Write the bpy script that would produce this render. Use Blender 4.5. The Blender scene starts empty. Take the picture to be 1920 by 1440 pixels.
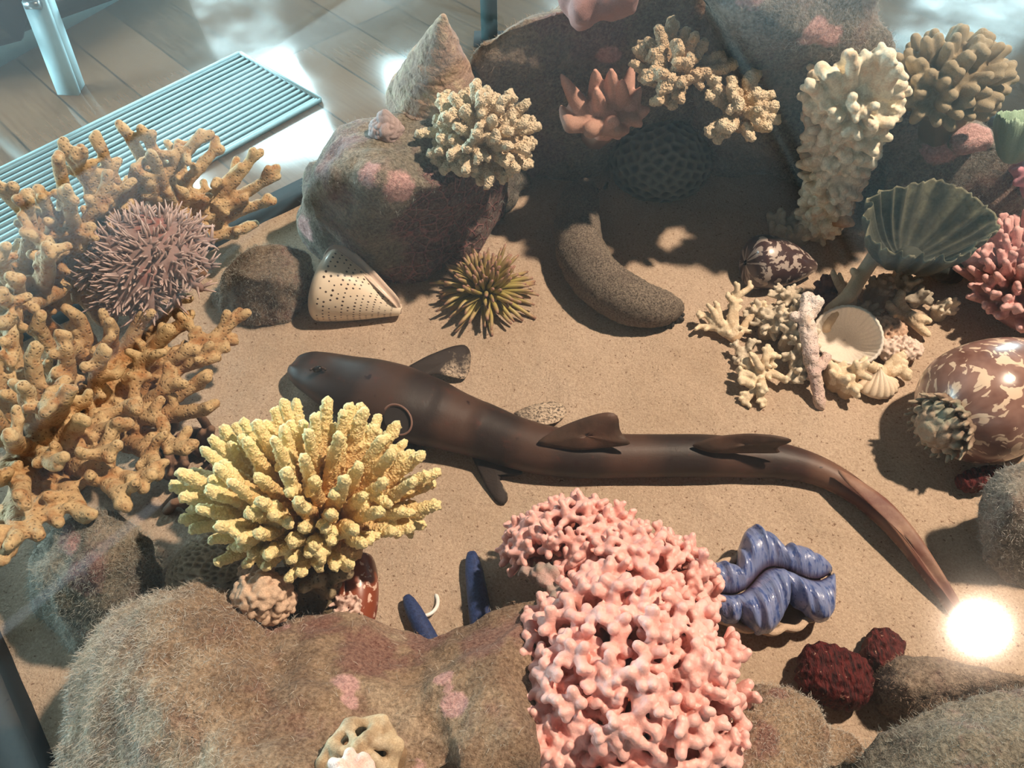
import bpy, math, random
import numpy as np
from math import radians, sin, cos, pi, tau
from mathutils import Vector, Matrix, kdtree
sc = bpy.context.scene
COL = sc.collection
random.seed(7); np.random.seed(7)
R = random.uniform

# ---------------------------------------------------------------- camera, world, lights, exposure
F = 28.0 / 36.0 * 1920; TH = radians(52.0); CZ = 0.75
cd = bpy.data.cameras.new('camera'); cam = bpy.data.objects.new('camera', cd); COL.objects.link(cam)
cd.lens = 28.0; cd.sensor_width = 36; cd.clip_start = 0.01; cd.clip_end = 60
cam.location = (0, 0, CZ); cam.rotation_euler = (radians(38.0), 0, 0)
sc.camera = cam
w = bpy.data.worlds.new('world'); sc.world = w; w.use_nodes = True
w.node_tree.nodes['Background'].inputs[0].default_value = (0.62, 0.86, 1.0, 1)
w.node_tree.nodes['Background'].inputs[1].default_value = 0.5
sc.view_settings.view_transform = 'Standard'; sc.view_settings.look = 'None'
sc.view_settings.exposure = 0.0; sc.view_settings.gamma = 1
sc.cycles.max_bounces = 8; sc.cycles.transparent_max_bounces = 16; sc.cycles.caustics_reflective = False
sc.cycles.sample_clamp_indirect = 6; sc.cycles.use_denoising = True
LAMP = Vector((1.29, 0.82, 2.40)); LAMP_AIM = Vector((0.02, 0.55, 0.0))
sp = bpy.data.lights.new('display_spotlight_beam', 'SPOT')
sp.energy = 520; sp.color = (1.0, 0.76, 0.58); sp.spot_size = radians(75); sp.spot_blend = 0.5; sp.shadow_soft_size = 0.055
spo = bpy.data.objects.new('display_spotlight_beam', sp); COL.objects.link(spo)
spd = (LAMP_AIM - LAMP).normalized()
spo.location = LAMP + spd * 0.02; spo.rotation_euler = spd.to_track_quat('-Z', 'Y').to_euler()
SKY_L = 3.4; WIN_L = 34.0                     # daylight of the roof lights and of the glazed wall
GLASS_Z = 0.5; CEIL_Z = 2.75; FLOOR_Z = -0.85

# ---------------------------------------------------------------- geometry helpers
def ray(px, py):
    a = (px - 960) / F; b = (720 - py) / F
    return Vector((a, cos(TH) + b * sin(TH), -sin(TH) + b * cos(TH)))
def P(px, py, z=0.0):                        # point at height z seen at a pixel
    d = ray(px, py); return Vector((0, 0, CZ)) + d * ((z - CZ) / d.z)
def Q(px, py, y):                            # point on the upright plane at distance y
    d = ray(px, py); return Vector((0, 0, CZ)) + d * (y / d.y)
def RF(px, py, z):                           # point at height z mirrored in the glass top
    p = P(px, py, 2 * GLASS_Z - z); p.z = z; return p
def dep(p):
    return p.y * cos(TH) - (p.z - CZ) * sin(TH)
def SC(p): return F / dep(p)                 # pixels per metre at a point
def V3(p): return Vector(p)
def rnd(n=1.0): return Vector((random.gauss(0, 1), random.gauss(0, 1), random.gauss(0, 1))).normalized() * n

def _hash(ix, iy, iz, s):
    h = (ix.astype(np.int64) * 374761393 + iy.astype(np.int64) * 668265263 + iz.astype(np.int64) * 2147483647 + s * 974634777) & 0xffffffff
    h = ((h ^ (h >> 13)) * 1274126177) & 0xffffffff
    return ((h ^ (h >> 16)) & 0xffff) / 65535.0
def vn(Pt, f, s=0):                          # value noise -1..1
    X = Pt * f; I = np.floor(X); U = X - I; U = U * U * (3 - 2 * U); I = I.astype(np.int64); r = 0
    for dx in (0, 1):
        for dy in (0, 1):
            for dz in (0, 1):
                wgt = (U[:, 0] if dx else 1 - U[:, 0]) * (U[:, 1] if dy else 1 - U[:, 1]) * (U[:, 2] if dz else 1 - U[:, 2])
                r = r + wgt * _hash(I[:, 0] + dx, I[:, 1] + dy, I[:, 2] + dz, s)
    return r * 2 - 1
def fbm(Pt, f, o=3, s=0):
    r = 0; a = 1
    for k in range(o): r = r + a * vn(Pt, f * 2 ** k, s + k * 7); a *= 0.5
    return r

def mesh_np(name, V, Fs):
    me = bpy.data.meshes.new(name); V = np.asarray(V, np.float32)
    me.vertices.add(len(V)); me.vertices.foreach_set('co', V.ravel())
    if isinstance(Fs, np.ndarray):
        k = Fs.shape[1]; n = len(Fs); flat = Fs.ravel().astype(np.int32)
        st = np.arange(n, dtype=np.int32) * k; tot = np.full(n, k, np.int32)
    else:
        tot = np.array([len(f) for f in Fs], np.int32); flat = np.array([i for f in Fs for i in f], np.int32)
        st = np.concatenate([[0], np.cumsum(tot)[:-1]]).astype(np.int32); n = len(tot)
    me.loops.add(len(flat)); me.loops.foreach_set('vertex_index', flat)
    me.polygons.add(n); me.polygons.foreach_set('loop_start', st); me.polygons.foreach_set('loop_total', tot)
    me.update(calc_edges=True); me.validate()
    return me
def get_np(me):
    V = np.empty(len(me.vertices) * 3, np.float32); me.vertices.foreach_get('co', V); V = V.reshape(-1, 3)
    n = len(me.polygons); t = np.empty(n, np.int32); me.polygons.foreach_get('loop_total', t)
    L = np.empty(len(me.loops), np.int32); me.loops.foreach_get('vertex_index', L)
    if n and (t == t[0]).all(): Fs = L.reshape(n, t[0])
    else:
        Fs = []; k = 0
        for c in t: Fs.append(list(L[k:k + c])); k += c
    return V.astype(np.float64), Fs
def normals(me):
    N = np.empty(len(me.vertices) * 3, np.float32); me.vertex_normals.foreach_get('vector', N); return N.reshape(-1, 3).astype(np.float64)
def remesh(V, Fs, vox, smooth=2, fac=0.5):
    me = mesh_np('tmp', V, Fs); o = bpy.data.objects.new('tmp', me); COL.objects.link(o)
    m = o.modifiers.new('r', 'REMESH'); m.mode = 'VOXEL'; m.voxel_size = vox; m.adaptivity = 0
    if smooth:
        s = o.modifiers.new('s', 'SMOOTH'); s.factor = fac; s.iterations = smooth
    bpy.context.view_layer.update()
    ev = o.evaluated_get(bpy.context.evaluated_depsgraph_get()); m2 = ev.to_mesh()
    V2, F2 = get_np(m2); N = normals(m2); ev.to_mesh_clear()
    bpy.data.objects.remove(o); bpy.data.meshes.remove(me)
    return V2, F2, N
def tag(o, label=None, cat=None, group=None, kind=None):
    if label: o['label'] = label
    if cat: o['category'] = cat
    if group: o['group'] = group
    if kind: o['kind'] = kind
    return o
def obj(name, V, Fs, mat, parent=None, origin=None, smooth=True, attrs=None, uv=None):
    """mesh object; verts are world coordinates, stored relative to its origin / its parent's"""
    V = np.asarray(V, np.float64)
    if parent is not None: og = np.array(parent['_o']); 
    else: og = np.array(origin if origin is not None else [V[:, 0].mean(), V[:, 1].mean(), V[:, 2].min()])
    me = mesh_np(name, V - og, Fs)
    if smooth: me.polygons.foreach_set('use_smooth', np.ones(len(me.polygons), bool))
    for k, a in (attrs or {}).items():
        at = me.attributes.new(k, 'FLOAT', 'POINT'); at.data.foreach_set('value', np.asarray(a, np.float32))
    if uv is not None:
        ul = me.uv_layers.new(name='UVMap'); L = np.empty(len(me.loops), np.int32); me.loops.foreach_get('vertex_index', L)
        ul.data.foreach_set('uv', np.asarray(uv, np.float32)[L].ravel())
    if mat: me.materials.append(mat)
    o = bpy.data.objects.new(name, me); COL.objects.link(o)
    if parent is not None: o.parent = parent
    else: o.location = og
    o['_o'] = [float(c) for c in og]
    return o
def empty(name, loc, label, cat, group=None):
    o = bpy.data.objects.new(name, None); COL.objects.link(o); o.location = loc; o['_o'] = [float(c) for c in loc]
    o.empty_display_size = 0.02
    return tag(o, label, cat, group)

# closed primitive soups
def join(parts):
    Vs, Fs, k = [], [], 0
    for V, Fc in parts:
        Vs.append(V); Fs.append(Fc + k); k += len(V)
    return np.concatenate(Vs), np.concatenate(Fs)
def capsules(segs, n=10):
    """segs: (p0, r0, p1, r1) -> triangle/quad soup (quads, degenerate tips as small rings)"""
    p0 = np.array([s[0] for s in segs], float); p1 = np.array([s[2] for s in segs], float)
    r0 = np.array([s[1] for s in segs], float); r1 = np.array([s[3] for s in segs], float)
    d = p1 - p0; L = np.linalg.norm(d, axis=1); L[L < 1e-9] = 1e-9; d = d / L[:, None]
    a = np.where(np.abs(d[:, 2:3]) < 0.9, np.array([[0, 0, 1.]]), np.array([[1., 0, 0]]))
    u = np.cross(d, a); u /= np.linalg.norm(u, axis=1)[:, None]; v = np.cross(d, u)
    th = np.arange(n) / n * tau; c, s = np.cos(th), np.sin(th)
    prof = [(0, -.98, .15), (0, -.8, .6), (0, -.45, .9), (0, 0, 1), (1, 0, 1), (1, .45, .9), (1, .8, .6), (1, .98, .15)]
    rings = []
    for e, off, rr in prof:
        pc, rc = (p1, r1) if e else (p0, r0)
        cen = pc + d * (off * rc)[:, None]
        ring = cen[:, None, :] + (rc * rr)[:, None, None] * (u[:, None, :] * c[None, :, None] + v[:, None, :] * s[None, :, None])
        rings.append(ring)
    A = np.stack(rings, 1)                    # S, 8, n, 3
    S = len(segs); k = len(prof); V = A.reshape(-1, 3)
    j = np.arange(n); q = []
    for i in range(k - 1):
        q.append(np.stack([i * n + j, i * n + (j + 1) % n, (i + 1) * n + (j + 1) % n, (i + 1) * n + j], 1))
    q = np.concatenate(q)
    caps = []
    for base, flip in ((0, True), ((k - 1) * n, False)):
        for m in range(1, n // 2):            # quads fan closing the tip rings
            f = [base + (m - 1) if m > 1 else base, base + m, base + n - m - 0 if False else base + (n - m) % n, base + (n - m + 1) % n]
            f = [base + m - 1, base + m, base + (n - m - 1) % n, base + (n - m) % n] 
            caps.append(f[::-1] if flip else f)
    q = np.concatenate([q, np.array(caps)])
    Fq = (q[None] + (np.arange(S) * k * n)[:, None, None]).reshape(-1, 4)
    return V, Fq
def capsq(segs, n=10):
    V, Fq = capsules(segs, n); return V, Fq
def ellipsoid(c, r, rot=0.0, n=24, m=16):
    th = np.arange(n) / n * tau; V = []; 
    ph = np.linspace(0.04, pi - 0.04, m)
    for p in ph:
        for t in th: V.append((sin(p) * cos(t) * r[0], sin(p) * sin(t) * r[1], cos(p) * r[2]))
    V = np.array(V); cr, sr = cos(rot), sin(rot)
    V = V @ np.array([[cr, sr, 0], [-sr, cr, 0], [0, 0, 1]]) + np.array(c)
    q = [[i * n + j, (i + 1) * n + j, (i + 1) * n + (j + 1) % n, i * n + (j + 1) % n] for i in range(m - 1) for j in range(n)]
    for b, fl in ((0, False), ((m - 1) * n, True)):
        for k in range(1, n // 2):
            f = [b + k - 1, b + k, b + n - k - 1, b + (n - k) % n]; q.append(f[::-1] if fl else f)
    return V, np.array(q)
def hull(pts):
    import bmesh
    bm = bmesh.new()
    for p in pts: bm.verts.new(p)
    r = bmesh.ops.convex_hull(bm, input=bm.verts)
    bmesh.ops.delete(bm, geom=[g for g in set(r['geom_interior']) | set(r['geom_unused']) if isinstance(g, bmesh.types.BMVert)], context='VERTS')
    bmesh.ops.triangulate(bm, faces=bm.faces); bmesh.ops.recalc_face_normals(bm, faces=bm.faces)
    bm.verts.index_update(); V = np.array([v.co[:] for v in bm.verts]); Fc = np.array([[v.index for v in f.verts] for f in bm.faces])
    bm.free(); return V, Fc
def organic(segs, vox, smooth=2, disp=0, dfreq=200, n=10, extra=None, spikes=None):
    """union of capsules grown together; returns V, F, t  (t = growth value carried by the skeleton)"""
    V, Fq = capsules([(s[0], s[1], s[2], s[3]) for s in segs], n)
    if extra:
        V, Fq = join([(V, Fq)] + extra)
    V, Fc, N = remesh(V, Fq, vox, smooth)
    kd = kdtree.KDTree(len(segs) * 4); tv = []
    k = 0
    for s in segs:
        a, b = Vector(s[0]), Vector(s[2]); t0 = s[4] if len(s) > 4 else 0; t1 = s[5] if len(s) > 5 else 1
        for f in (0, .33, .67, 1): kd.insert(a.lerp(b, f), k); tv.append(t0 + (t1 - t0) * f); k += 1
    kd.balance(); t = np.array([tv[kd.find(p)[1]] for p in V.tolist()])
    if disp: V = V + N * (fbm(V, dfreq, 2, 3) * disp)[:, None]
    if spikes: V = V + N * (np.clip(vn(V, spikes[0], 11), 0.1, 1) * spikes[1])[:, None]
    return V, Fc, t
def tube(path, rads, n=16, squash=1.0, closed_ends=True):
    """lofted tube of rings along a path (list of Vector); returns V,F(list),(u,v) uvs"""
    V = []; uv = []; m = len(path)
    up0 = Vector((0, 0, 1)); L = 0
    for i, p in enumerate(path):
        d = (path[min(i + 1, m - 1)] - path[max(i - 1, 0)]).normalized()
        s = d.cross(up0); s = s.normalized() if s.length > 1e-4 else Vector((1, 0, 0)); u = s.cross(d).normalized()
        if i: L += (p - path[i - 1]).length
        for k in range(n):
            a = k / n * tau; V.append(p + s * cos(a) * rads[i] + u * sin(a) * rads[i] * squash); uv.append((k / n, L))
    Fc = [[i * n + j, i * n + (j + 1) % n, (i + 1) * n + (j + 1) % n, (i + 1) * n + j] for i in range(m - 1) for j in range(n)]
    if closed_ends:
        Fc.append(list(range(n))[::-1]); Fc.append([(m - 1) * n + k for k in range(n)])
    return np.array([v[:] for v in V]), Fc, np.array(uv)
def spline(pts, n):
    """Catmull-Rom through points (any dimension), n samples"""
    A = np.array([list(p) for p in pts], float); A = np.vstack([2 * A[0] - A[1], A, 2 * A[-1] - A[-2]]); out = []
    m = len(A) - 3
    for k in range(n):
        u = k / (n - 1) * m; i = min(int(u), m - 1); t = u - i
        a, b, c, d = A[i], A[i + 1], A[i + 2], A[i + 3]
        out.append(0.5 * (2 * b + (c - a) * t + (2 * a - 5 * b + 4 * c - d) * t * t + (3 * b - a - 3 * c + d) * t ** 3))
    return np.array(out)
def grid_faces(nu, nv, wrap=False):
    return [[i * nv + j, i * nv + (j + 1) % nv, (i + 1) * nv + (j + 1) % nv, (i + 1) * nv + j] for i in range(nu - 1) for j in range(nv if wrap else nv - 1)]
def box(c0, c1):
    x0, y0, z0 = c0; x1, y1, z1 = c1
    V = [(x0, y0, z0), (x1, y0, z0), (x1, y1, z0), (x0, y1, z0), (x0, y0, z1), (x1, y0, z1), (x1, y1, z1), (x0, y1, z1)]
    return np.array(V, float), np.array([[0, 3, 2, 1], [4, 5, 6, 7], [0, 1, 5, 4], [1, 2, 6, 5], [2, 3, 7, 6], [3, 0, 4, 7]])
def bar(a, b, wd, ht, up=Vector((0, 0, 1))):
    a, b = Vector(a), Vector(b); d = (b - a).normalized(); s = d.cross(up)
    if s.length < 1e-3: s = Vector((1, 0, 0))
    s = s.normalized() * wd / 2; u = s.cross(d).normalized() * ht / 2
    V = [p + x + y for p in (a, b) for x, y in ((-s, -u), (s, -u), (s, u), (-s, u))]
    return np.array([v[:] for v in V]), np.array([[0, 1, 2, 3], [7, 6, 5, 4], [0, 4, 5, 1], [1, 5, 6, 2], [2, 6, 7, 3], [3, 7, 4, 0]])
def prism(poly, z0, z1):
    n = len(poly); V = [(p[0], p[1], z0) for p in poly] + [(p[0], p[1], z1) for p in poly]
    Fc = [list(range(n))[::-1], list(range(n, 2 * n))] + [[i, (i + 1) % n, n + (i + 1) % n, n + i] for i in range(n)]
    return np.array(V, float), Fc

# ---------------------------------------------------------------- material helpers
class NT:
    def __init__(s, name):
        s.m = bpy.data.materials.new(name); s.m.use_nodes = True; s.t = s.m.node_tree; s.n = s.t.nodes
        s.b = s.n['Principled BSDF']; s.tc = s.n.new('ShaderNodeTexCoord')
    def link(s, a, b): s.t.links.new(a, b)
    def setin(s, node, key, v):
        if hasattr(v, 'is_output'): s.link(v, node.inputs[key])
        else:
            if isinstance(v, (tuple, list)) and len(v) == 3 and node.inputs[key].type == 'RGBA': v = (*v, 1)
            node.inputs[key].default_value = v
    def noise(s, scale, detail=4, rough=0.6, vec=None, dist=0.0):
        n = s.n.new('ShaderNodeTexNoise'); n.inputs['Scale'].default_value = scale; n.inputs['Detail'].default_value = detail
        n.inputs['Roughness'].default_value = rough; n.inputs['Distortion'].default_value = dist
        s.link(vec or s.tc.outputs['Object'], n.inputs['Vector']); return n.outputs['Fac']
    def voro(s, scale, feature='F1', vec=None, rnd=1.0):
        n = s.n.new('ShaderNodeTexVoronoi'); n.feature = feature; n.inputs['Scale'].default_value = scale; n.inputs['Randomness'].default_value = rnd
        s.link(vec or s.tc.outputs['Object'], n.inputs['Vector']); return n.outputs['Distance']
    def mapr(s, v, a, b, c=0.0, d=1.0, smooth=False):
        n = s.n.new('ShaderNodeMapRange'); s.setin(n, 'Value', v); n.inputs['From Min'].default_value = a; n.inputs['From Max'].default_value = b
        n.inputs['To Min'].default_value = c; n.inputs['To Max'].default_value = d
        if smooth: n.interpolation_type = 'SMOOTHSTEP'
        return n.outputs[0]
    def math(s, op, a, b=0.0, clamp=False):
        n = s.n.new('ShaderNodeMath'); n.operation = op; s.setin(n, 0, a); s.setin(n, 1, b); n.use_clamp = clamp; return n.outputs[0]
    def mix(s, f, a, b, mode='MIX'):
        n = s.n.new('ShaderNodeMix'); n.data_type = 'RGBA'; n.blend_type = mode
        s.setin(n, 0, f)
        for k, v in ((6, a), (7, b)):
            if hasattr(v, 'is_output'): s.link(v, n.inputs[k])
            else: n.inputs[k].default_value = (*v[:3], 1)
        return n.outputs[2]
    def ramp(s, v, stops, interp='LINEAR'):
        n = s.n.new('ShaderNodeValToRGB'); s.link(v, n.inputs[0]); cr = n.color_ramp; cr.interpolation = interp
        while len(cr.elements) < len(stops): cr.elements.new(0.5)
        for e, (p, c) in zip(cr.elements, stops): e.position = p; e.color = (*c, 1)
        return n.outputs[0]
    def attr(s, name):
        n = s.n.new('ShaderNodeAttribute'); n.attribute_name = name; return n.outputs['Fac']
    def uvs(s):
        n = s.n.new('ShaderNodeSeparateXYZ'); s.link(s.tc.outputs['UV'], n.inputs[0]); return n.outputs[0], n.outputs[1]
    def bump(s, h, dist, strength=1.0, prev=None):
        n = s.n.new('ShaderNodeBump'); n.inputs['Distance'].default_value = dist; n.inputs['Strength'].default_value = strength
        s.link(h, n.inputs['Height'])
        if prev: s.link(prev, n.inputs['Normal'])
        return n.outputs[0]
    def out(s, col, rough=0.8, normal=None, spec=0.3, sss=0.0, coat=0.0, metal=0.0, sheen=0.0):
        s.setin(s.b, 'Base Color', col); s.setin(s.b, 'Roughness', rough); s.b.inputs['Specular IOR Level'].default_value = spec
        s.b.inputs['Metallic'].default_value = metal; s.b.inputs['Coat Weight'].default_value = coat; s.b.inputs['Coat Roughness'].default_value = 0.12
        if sss: s.b.inputs['Subsurface Weight'].default_value = sss; s.b.inputs['Subsurface Scale'].default_value = 0.004; s.b.inputs['Subsurface Radius'].default_value = (1, .5, .3)
        if sheen: s.b.inputs['Sheen Weight'].default_value = sheen; s.b.inputs['Sheen Roughness'].default_value = 0.5
        if normal: s.link(normal, s.b.inputs['Normal'])
        return s.m
def plain(name, col, rough=0.6, metal=0.0, spec=0.4, var=0.12, scale=30, coat=0):
    t = NT(name); n = t.noise(scale, 4)
    return t.out(t.mix(n, [c * (1 - var) for c in col], [min(1, c * (1 + var)) for c in col]), rough, spec=spec, metal=metal, coat=coat)
def emis(name, col, L):
    m = bpy.data.materials.new(name); m.use_nodes = True; nt = m.node_tree; nt.nodes.clear()
    e = nt.nodes.new('ShaderNodeEmission'); o = nt.nodes.new('ShaderNodeOutputMaterial'); e.inputs[0].default_value = (*col, 1); e.inputs[1].default_value = L
    nt.links.new(e.outputs[0], o.inputs[0]); return m
def coralmat(name, base, tip, pore=0, pore_d=0.0012, mott=None, rough=0.75, sss=0.0, tpow=1.0, grain=900, spec=0.25, speck=0.25, bumps=0, bumps_d=0.0015):
    """base pigment near the root (plus crevice shade in the pink coral), paler living tips, pores and fine grain"""
    t = NT(name); a = t.attr('t')
    if tpow != 1: a = t.math('POWER', a, tpow)
    n1 = t.noise(55, 4); c = t.mix(a, base, tip)
    if mott: c = t.mix(t.mapr(n1, 0.48, 0.68), c, mott)
    g = t.noise(grain, 2); c = t.mix(t.mapr(g, 0.35, 0.65), t.mix(speck, c, [x * 0.45 for x in base]), c)
    nrm = t.bump(g, 0.0006, 0.7)
    if bumps:
        v = t.voro(bumps); h = t.mapr(v, 0.0, 0.6, 1, 0); nrm = t.bump(h, bumps_d, 1.0, nrm); c = t.mix(t.mapr(v, 0.35, 0.7, 0, .22), c, [x * 0.5 for x in base])
    if pore:
        v = t.voro(pore); h = t.mapr(v, 0.0, 0.45); nrm = t.bump(h, pore_d, 1.0, nrm)
        c = t.mix(t.mapr(v, 0.05, 0.28, 1, 0), c, [x * 0.35 for x in base])
    return t.out(c, rough, nrm, spec, sss)
# ================================================================ the hall
t = NT('floor_wood'); tc = t.n.new('ShaderNodeMapping'); t.link(t.tc.outputs['Object'], tc.inputs[0]); tc.inputs['Rotation'].default_value = (0, 0, radians(45.6))
br = t.n.new('ShaderNodeTexBrick'); t.link(tc.outputs[0], br.inputs['Vector'])
br.inputs['Scale'].default_value = 1.0; br.inputs['Brick Width'].default_value = 1.3; br.inputs['Row Height'].default_value = 0.21; br.inputs['Mortar Size'].default_value = 0.004; br.offset = 0.0
br.inputs['Color1'].default_value = (.20, .095, .05, 1); br.inputs['Color2'].default_value = (.085, .045, .027, 1); br.inputs['Mortar'].default_value = (.03, .02, .015, 1)
st = t.n.new('ShaderNodeMapping'); t.link(tc.outputs[0], st.inputs[0]); st.inputs['Scale'].default_value = (3, 40, 1)
g = t.noise(2.0, 5, vec=st.outputs[0]); c = t.mix(t.mapr(g, .3, .7, 0, .55), br.outputs['Color'], (.24, .13, .075))
FLOORM = t.out(c, t.mapr(t.noise(3, 3), .3, .7, .08, .20), t.bump(t.noise(5, 2), .0012, .3), spec=.5, coat=.1)
def structure(o): o['kind'] = 'structure'; return o
V, Fc = box((-5.5, -2.5, FLOOR_Z - .1), (5.5, 6.5, FLOOR_Z)); structure(obj('floor', V, Fc, FLOORM, smooth=False, origin=(0, 0, FLOOR_Z)))
CEILM = plain('ceiling_grey', (.10, .105, .11), .9); WALLM = plain('wall_paint', (.34, .32, .30), .9)
# ceiling with two unseen roof lights, set where the glass mirrors them as haze
ceil = obj('ceiling', *box((-5.5, -2.5, CEIL_Z), (5.5, 6.5, CEIL_Z + .12)), CEILM, smooth=False); structure(ceil)
DAY = emis('daylight_sky', (.60, .90, 1.0), SKY_L); DAY2 = emis('daylight_wall', (.66, .93, 1.0), WIN_L)
FRM = plain('window_frame_grey', (.10, .14, .15), .5)
def quad_window(name, pts, mat, frame=.05):
    pts = [Vector(p) for p in pts]; n = (pts[1] - pts[0]).cross(pts[2] - pts[0]).normalized()
    fr = obj(name, *join([bar(pts[i], pts[(i + 1) % 4], frame, .05, n) for i in range(4)]), FRM, smooth=False, origin=pts[0]); structure(fr)
    obj('window_pane', np.array([p[:] for p in pts]), [[0, 1, 2, 3]], mat, parent=fr, smooth=False)
    return fr
zc = CEIL_Z - .03
def haze_louvres(name, pts, mat, N):              # roof light cut by added blades, widening to fade the haze mirrored in glass
    a_, b_, c_, d_ = [Vector(p) for p in pts]; up_ = Vector((0, 0, 1))
    fr = obj(name, *join([bar(p, q, .05, .05) for p, q in ((a_, b_), (b_, c_), (c_, d_), (d_, a_))]), FRM, smooth=False, origin=a_); structure(fr)
    V = []; Fc = []; bl = []
    for i in range(N):
        f0 = i / N; f1 = f0 + (1 - f0) ** 1.15 / N * .95
        k = len(V); V += [a_.lerp(d_, f0)[:], b_.lerp(c_, f0)[:], b_.lerp(c_, f1)[:], a_.lerp(d_, f1)[:]]; Fc.append([k, k + 1, k + 2, k + 3])
        bl.append(bar(a_.lerp(d_, (f1 + (i + 1) / N) / 2), b_.lerp(c_, (f1 + (i + 1) / N) / 2), max(.004, ((i + 1) / N - f1) * (d_ - a_).length), .01))
    obj('window_pane', np.array(V), Fc, mat, parent=fr, smooth=False); obj('haze_fade_blades', *join(bl), FRM, parent=fr, smooth=False)
a, b = RF(0, 417, zc), RF(640, 0, zc); u = (b - a).normalized(); a = a - u * .9; b = b + u * .3; s = Vector((u.y, -u.x, 0))
haze_louvres('window_1', [a, b, b + s * 1.0, a + s * 1.15], DAY, 60)
haze_louvres('window_2', [(4.9, 6.3, zc), (1.1, 6.3, zc), (1.5, 2.6, zc), (4.9, 2.6, zc)], DAY, 160)
# walls; the far one is glazed
structure(obj('wall_left', *box((-5.6, -2.5, FLOOR_Z), (-5.5, 6.5, CEIL_Z)), WALLM, smooth=False))
structure(obj('wall_right', *box((5.5, -2.5, FLOOR_Z), (5.6, 6.5, CEIL_Z)), WALLM, smooth=False))
structure(obj('wall_front', *box((-5.5, -2.6, FLOOR_Z), (5.5, -2.5, CEIL_Z)), WALLM, smooth=False))
structure(obj('wall_back', *join([box((-5.5, 6.5, FLOOR_Z), (5.5, 6.6, CEIL_Z))]), WALLM, smooth=False))
k = 3
for x0, x1, z0, z1 in ((-5.3, -4.0, 1.0, 2.3), (-3.15, -2.05, -.6, 1.35), (-1.3, -.75, -.2, 1.8), (.3, .9, -.6, 1.2), (1.9, 2.5, -.6, 1.6), (3.4, 4.6, -.6, 1.6)):
    quad_window('window_%d' % k, [(x0, 6.46, z0), (x1, 6.46, z0), (x1, 6.46, z1), (x0, 6.46, z1)], DAY2, .06); k += 1
for x0, x1 in ((.5, 2.2), (2.6, 4.4)):
    quad_window('window_%d' % k, [(-5.48, x0, -.6), (-5.48, x1, -.6), (-5.48, x1, 1.5), (-5.48, x0, 1.5)], DAY2, .06); k += 1
# ceiling fittings mirrored in the glass: the spotlight and one slim strip
HOUS = plain('black_lamp_housing', (.02, .02, .022), .5)
lt = empty('spotlight', LAMP, 'black ceiling spotlight aimed down at the display case, mirrored in its glass', 'spotlight')
Vb, Fb, _ = tube([LAMP - spd * .16, LAMP - spd * .14, LAMP - spd * .02, LAMP + spd * .005], [.02, .045, .05, .05], 24)
obj('lamp_housing', Vb, Fb, HOUS, lt)
Vb, Fb, _ = tube([LAMP + spd * .006, LAMP + spd * .009], [.03, .028], 24); obj('lamp_lens', Vb, Fb, emis('hot_lens', (1, .72, .42), 120), lt, smooth=False)
obj('lamp_stem', *join([bar(LAMP - spd * .1, Vector((*(LAMP - spd * .1).xy, CEIL_Z)), .02, .02)]), HOUS, lt, smooth=False)
sa, sb = RF(-60, 1235, zc), RF(300, 940, zc)
stl = empty('strip_light', sa, 'slim ceiling strip lamp mirrored as a pale streak at the lower left', 'ceiling light')
obj('diffuser', *bar(sa, sb, .03, .012), emis('strip_glow', (.75, .88, 1), 1.2), stl, smooth=False)
obj('mounting_rail', *bar(sa + Vector((0, 0, .02)), sb + Vector((0, 0, .02)), .05, .02), HOUS, stl, smooth=False)

# floor grille
GR = plain('pale_metal', (.24, .34, .35), .5, metal=.2, spec=.4)
g0, g1, g2 = P(450, 103, FLOOR_Z), P(587, 197, FLOOR_Z), P(0, 323, FLOOR_Z)
wv = g1 - g0; lv = (g2 - g0).normalized(); wv = wv - lv * wv.dot(lv); Lg = 2.6; Wg = wv.length; wn = wv / Wg
gr = empty('floor_grille', g0, 'long pale slatted metal air grille let into the wooden floor', 'floor grille')
def gp(l, q, z=0.0): return g0 + lv * l + wn * q + Vector((0, 0, z))
obj('grille_frame', *join([bar(gp(0, 0, .006), gp(Lg, 0, .006), .016, .012), bar(gp(0, Wg, .006), gp(Lg, Wg, .006), .016, .012), bar(gp(0, 0, .006), gp(0, Wg, .006), .016, .012), bar(gp(Lg, 0, .006), gp(Lg, Wg, .006), .016, .012)]), GR, gr, smooth=False)
obj('grille_tray', *bar(gp(0, Wg / 2, .001), gp(Lg, Wg / 2, .001), Wg, .002), plain('grille_dark', (.10, .16, .18), .7), gr, smooth=False)
obj('grille_slats', *join([bar(gp(0, Wg * (i + .5) / 17, .006), gp(Lg, Wg * (i + .5) / 17, .006), Wg / 17 * .42, .009) for i in range(17)]), GR, gr, smooth=False)
# information stand, top left
CY = plain('pale_blue_painted_metal', (.45, .66, .72), .5, spec=.4); DK = plain('dark_grey_board', (.025, .022, .022), .85, spec=.1)
f0 = P(130, 176, FLOOR_Z); yv = f0.y
ist = empty('information_stand', f0, 'pale blue standing leg carrying a dark board and a dark handrail, beside the floor grille', 'stand')
topl = Q(60, -10, yv + .03)
obj('stand_leg', *bar(f0, topl, .075, .02, Vector((0, 1, 0))), CY, ist, smooth=False)
obj('leg_fin', *bar(f0 + Vector((.03, .03, .0)), topl + Vector((.03, .03, 0)), .012, .06, Vector((0, 1, 0))), CY, ist, smooth=False)
ra, rb = Q(-60, 75, yv - .04), Q(230, -28, yv + .25)
obj('handrail', *bar(ra, rb, .045, .05), plain('dark_bronze', (.035, .030, .024), .8, spec=.15), ist, smooth=False)
ba = [Q(-40, -60, yv - .02), Q(48, -60, yv + .02), Q(50, 30, yv + .02), Q(40, 76, yv + .02), Q(-40, 98, yv - .02)]
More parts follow.
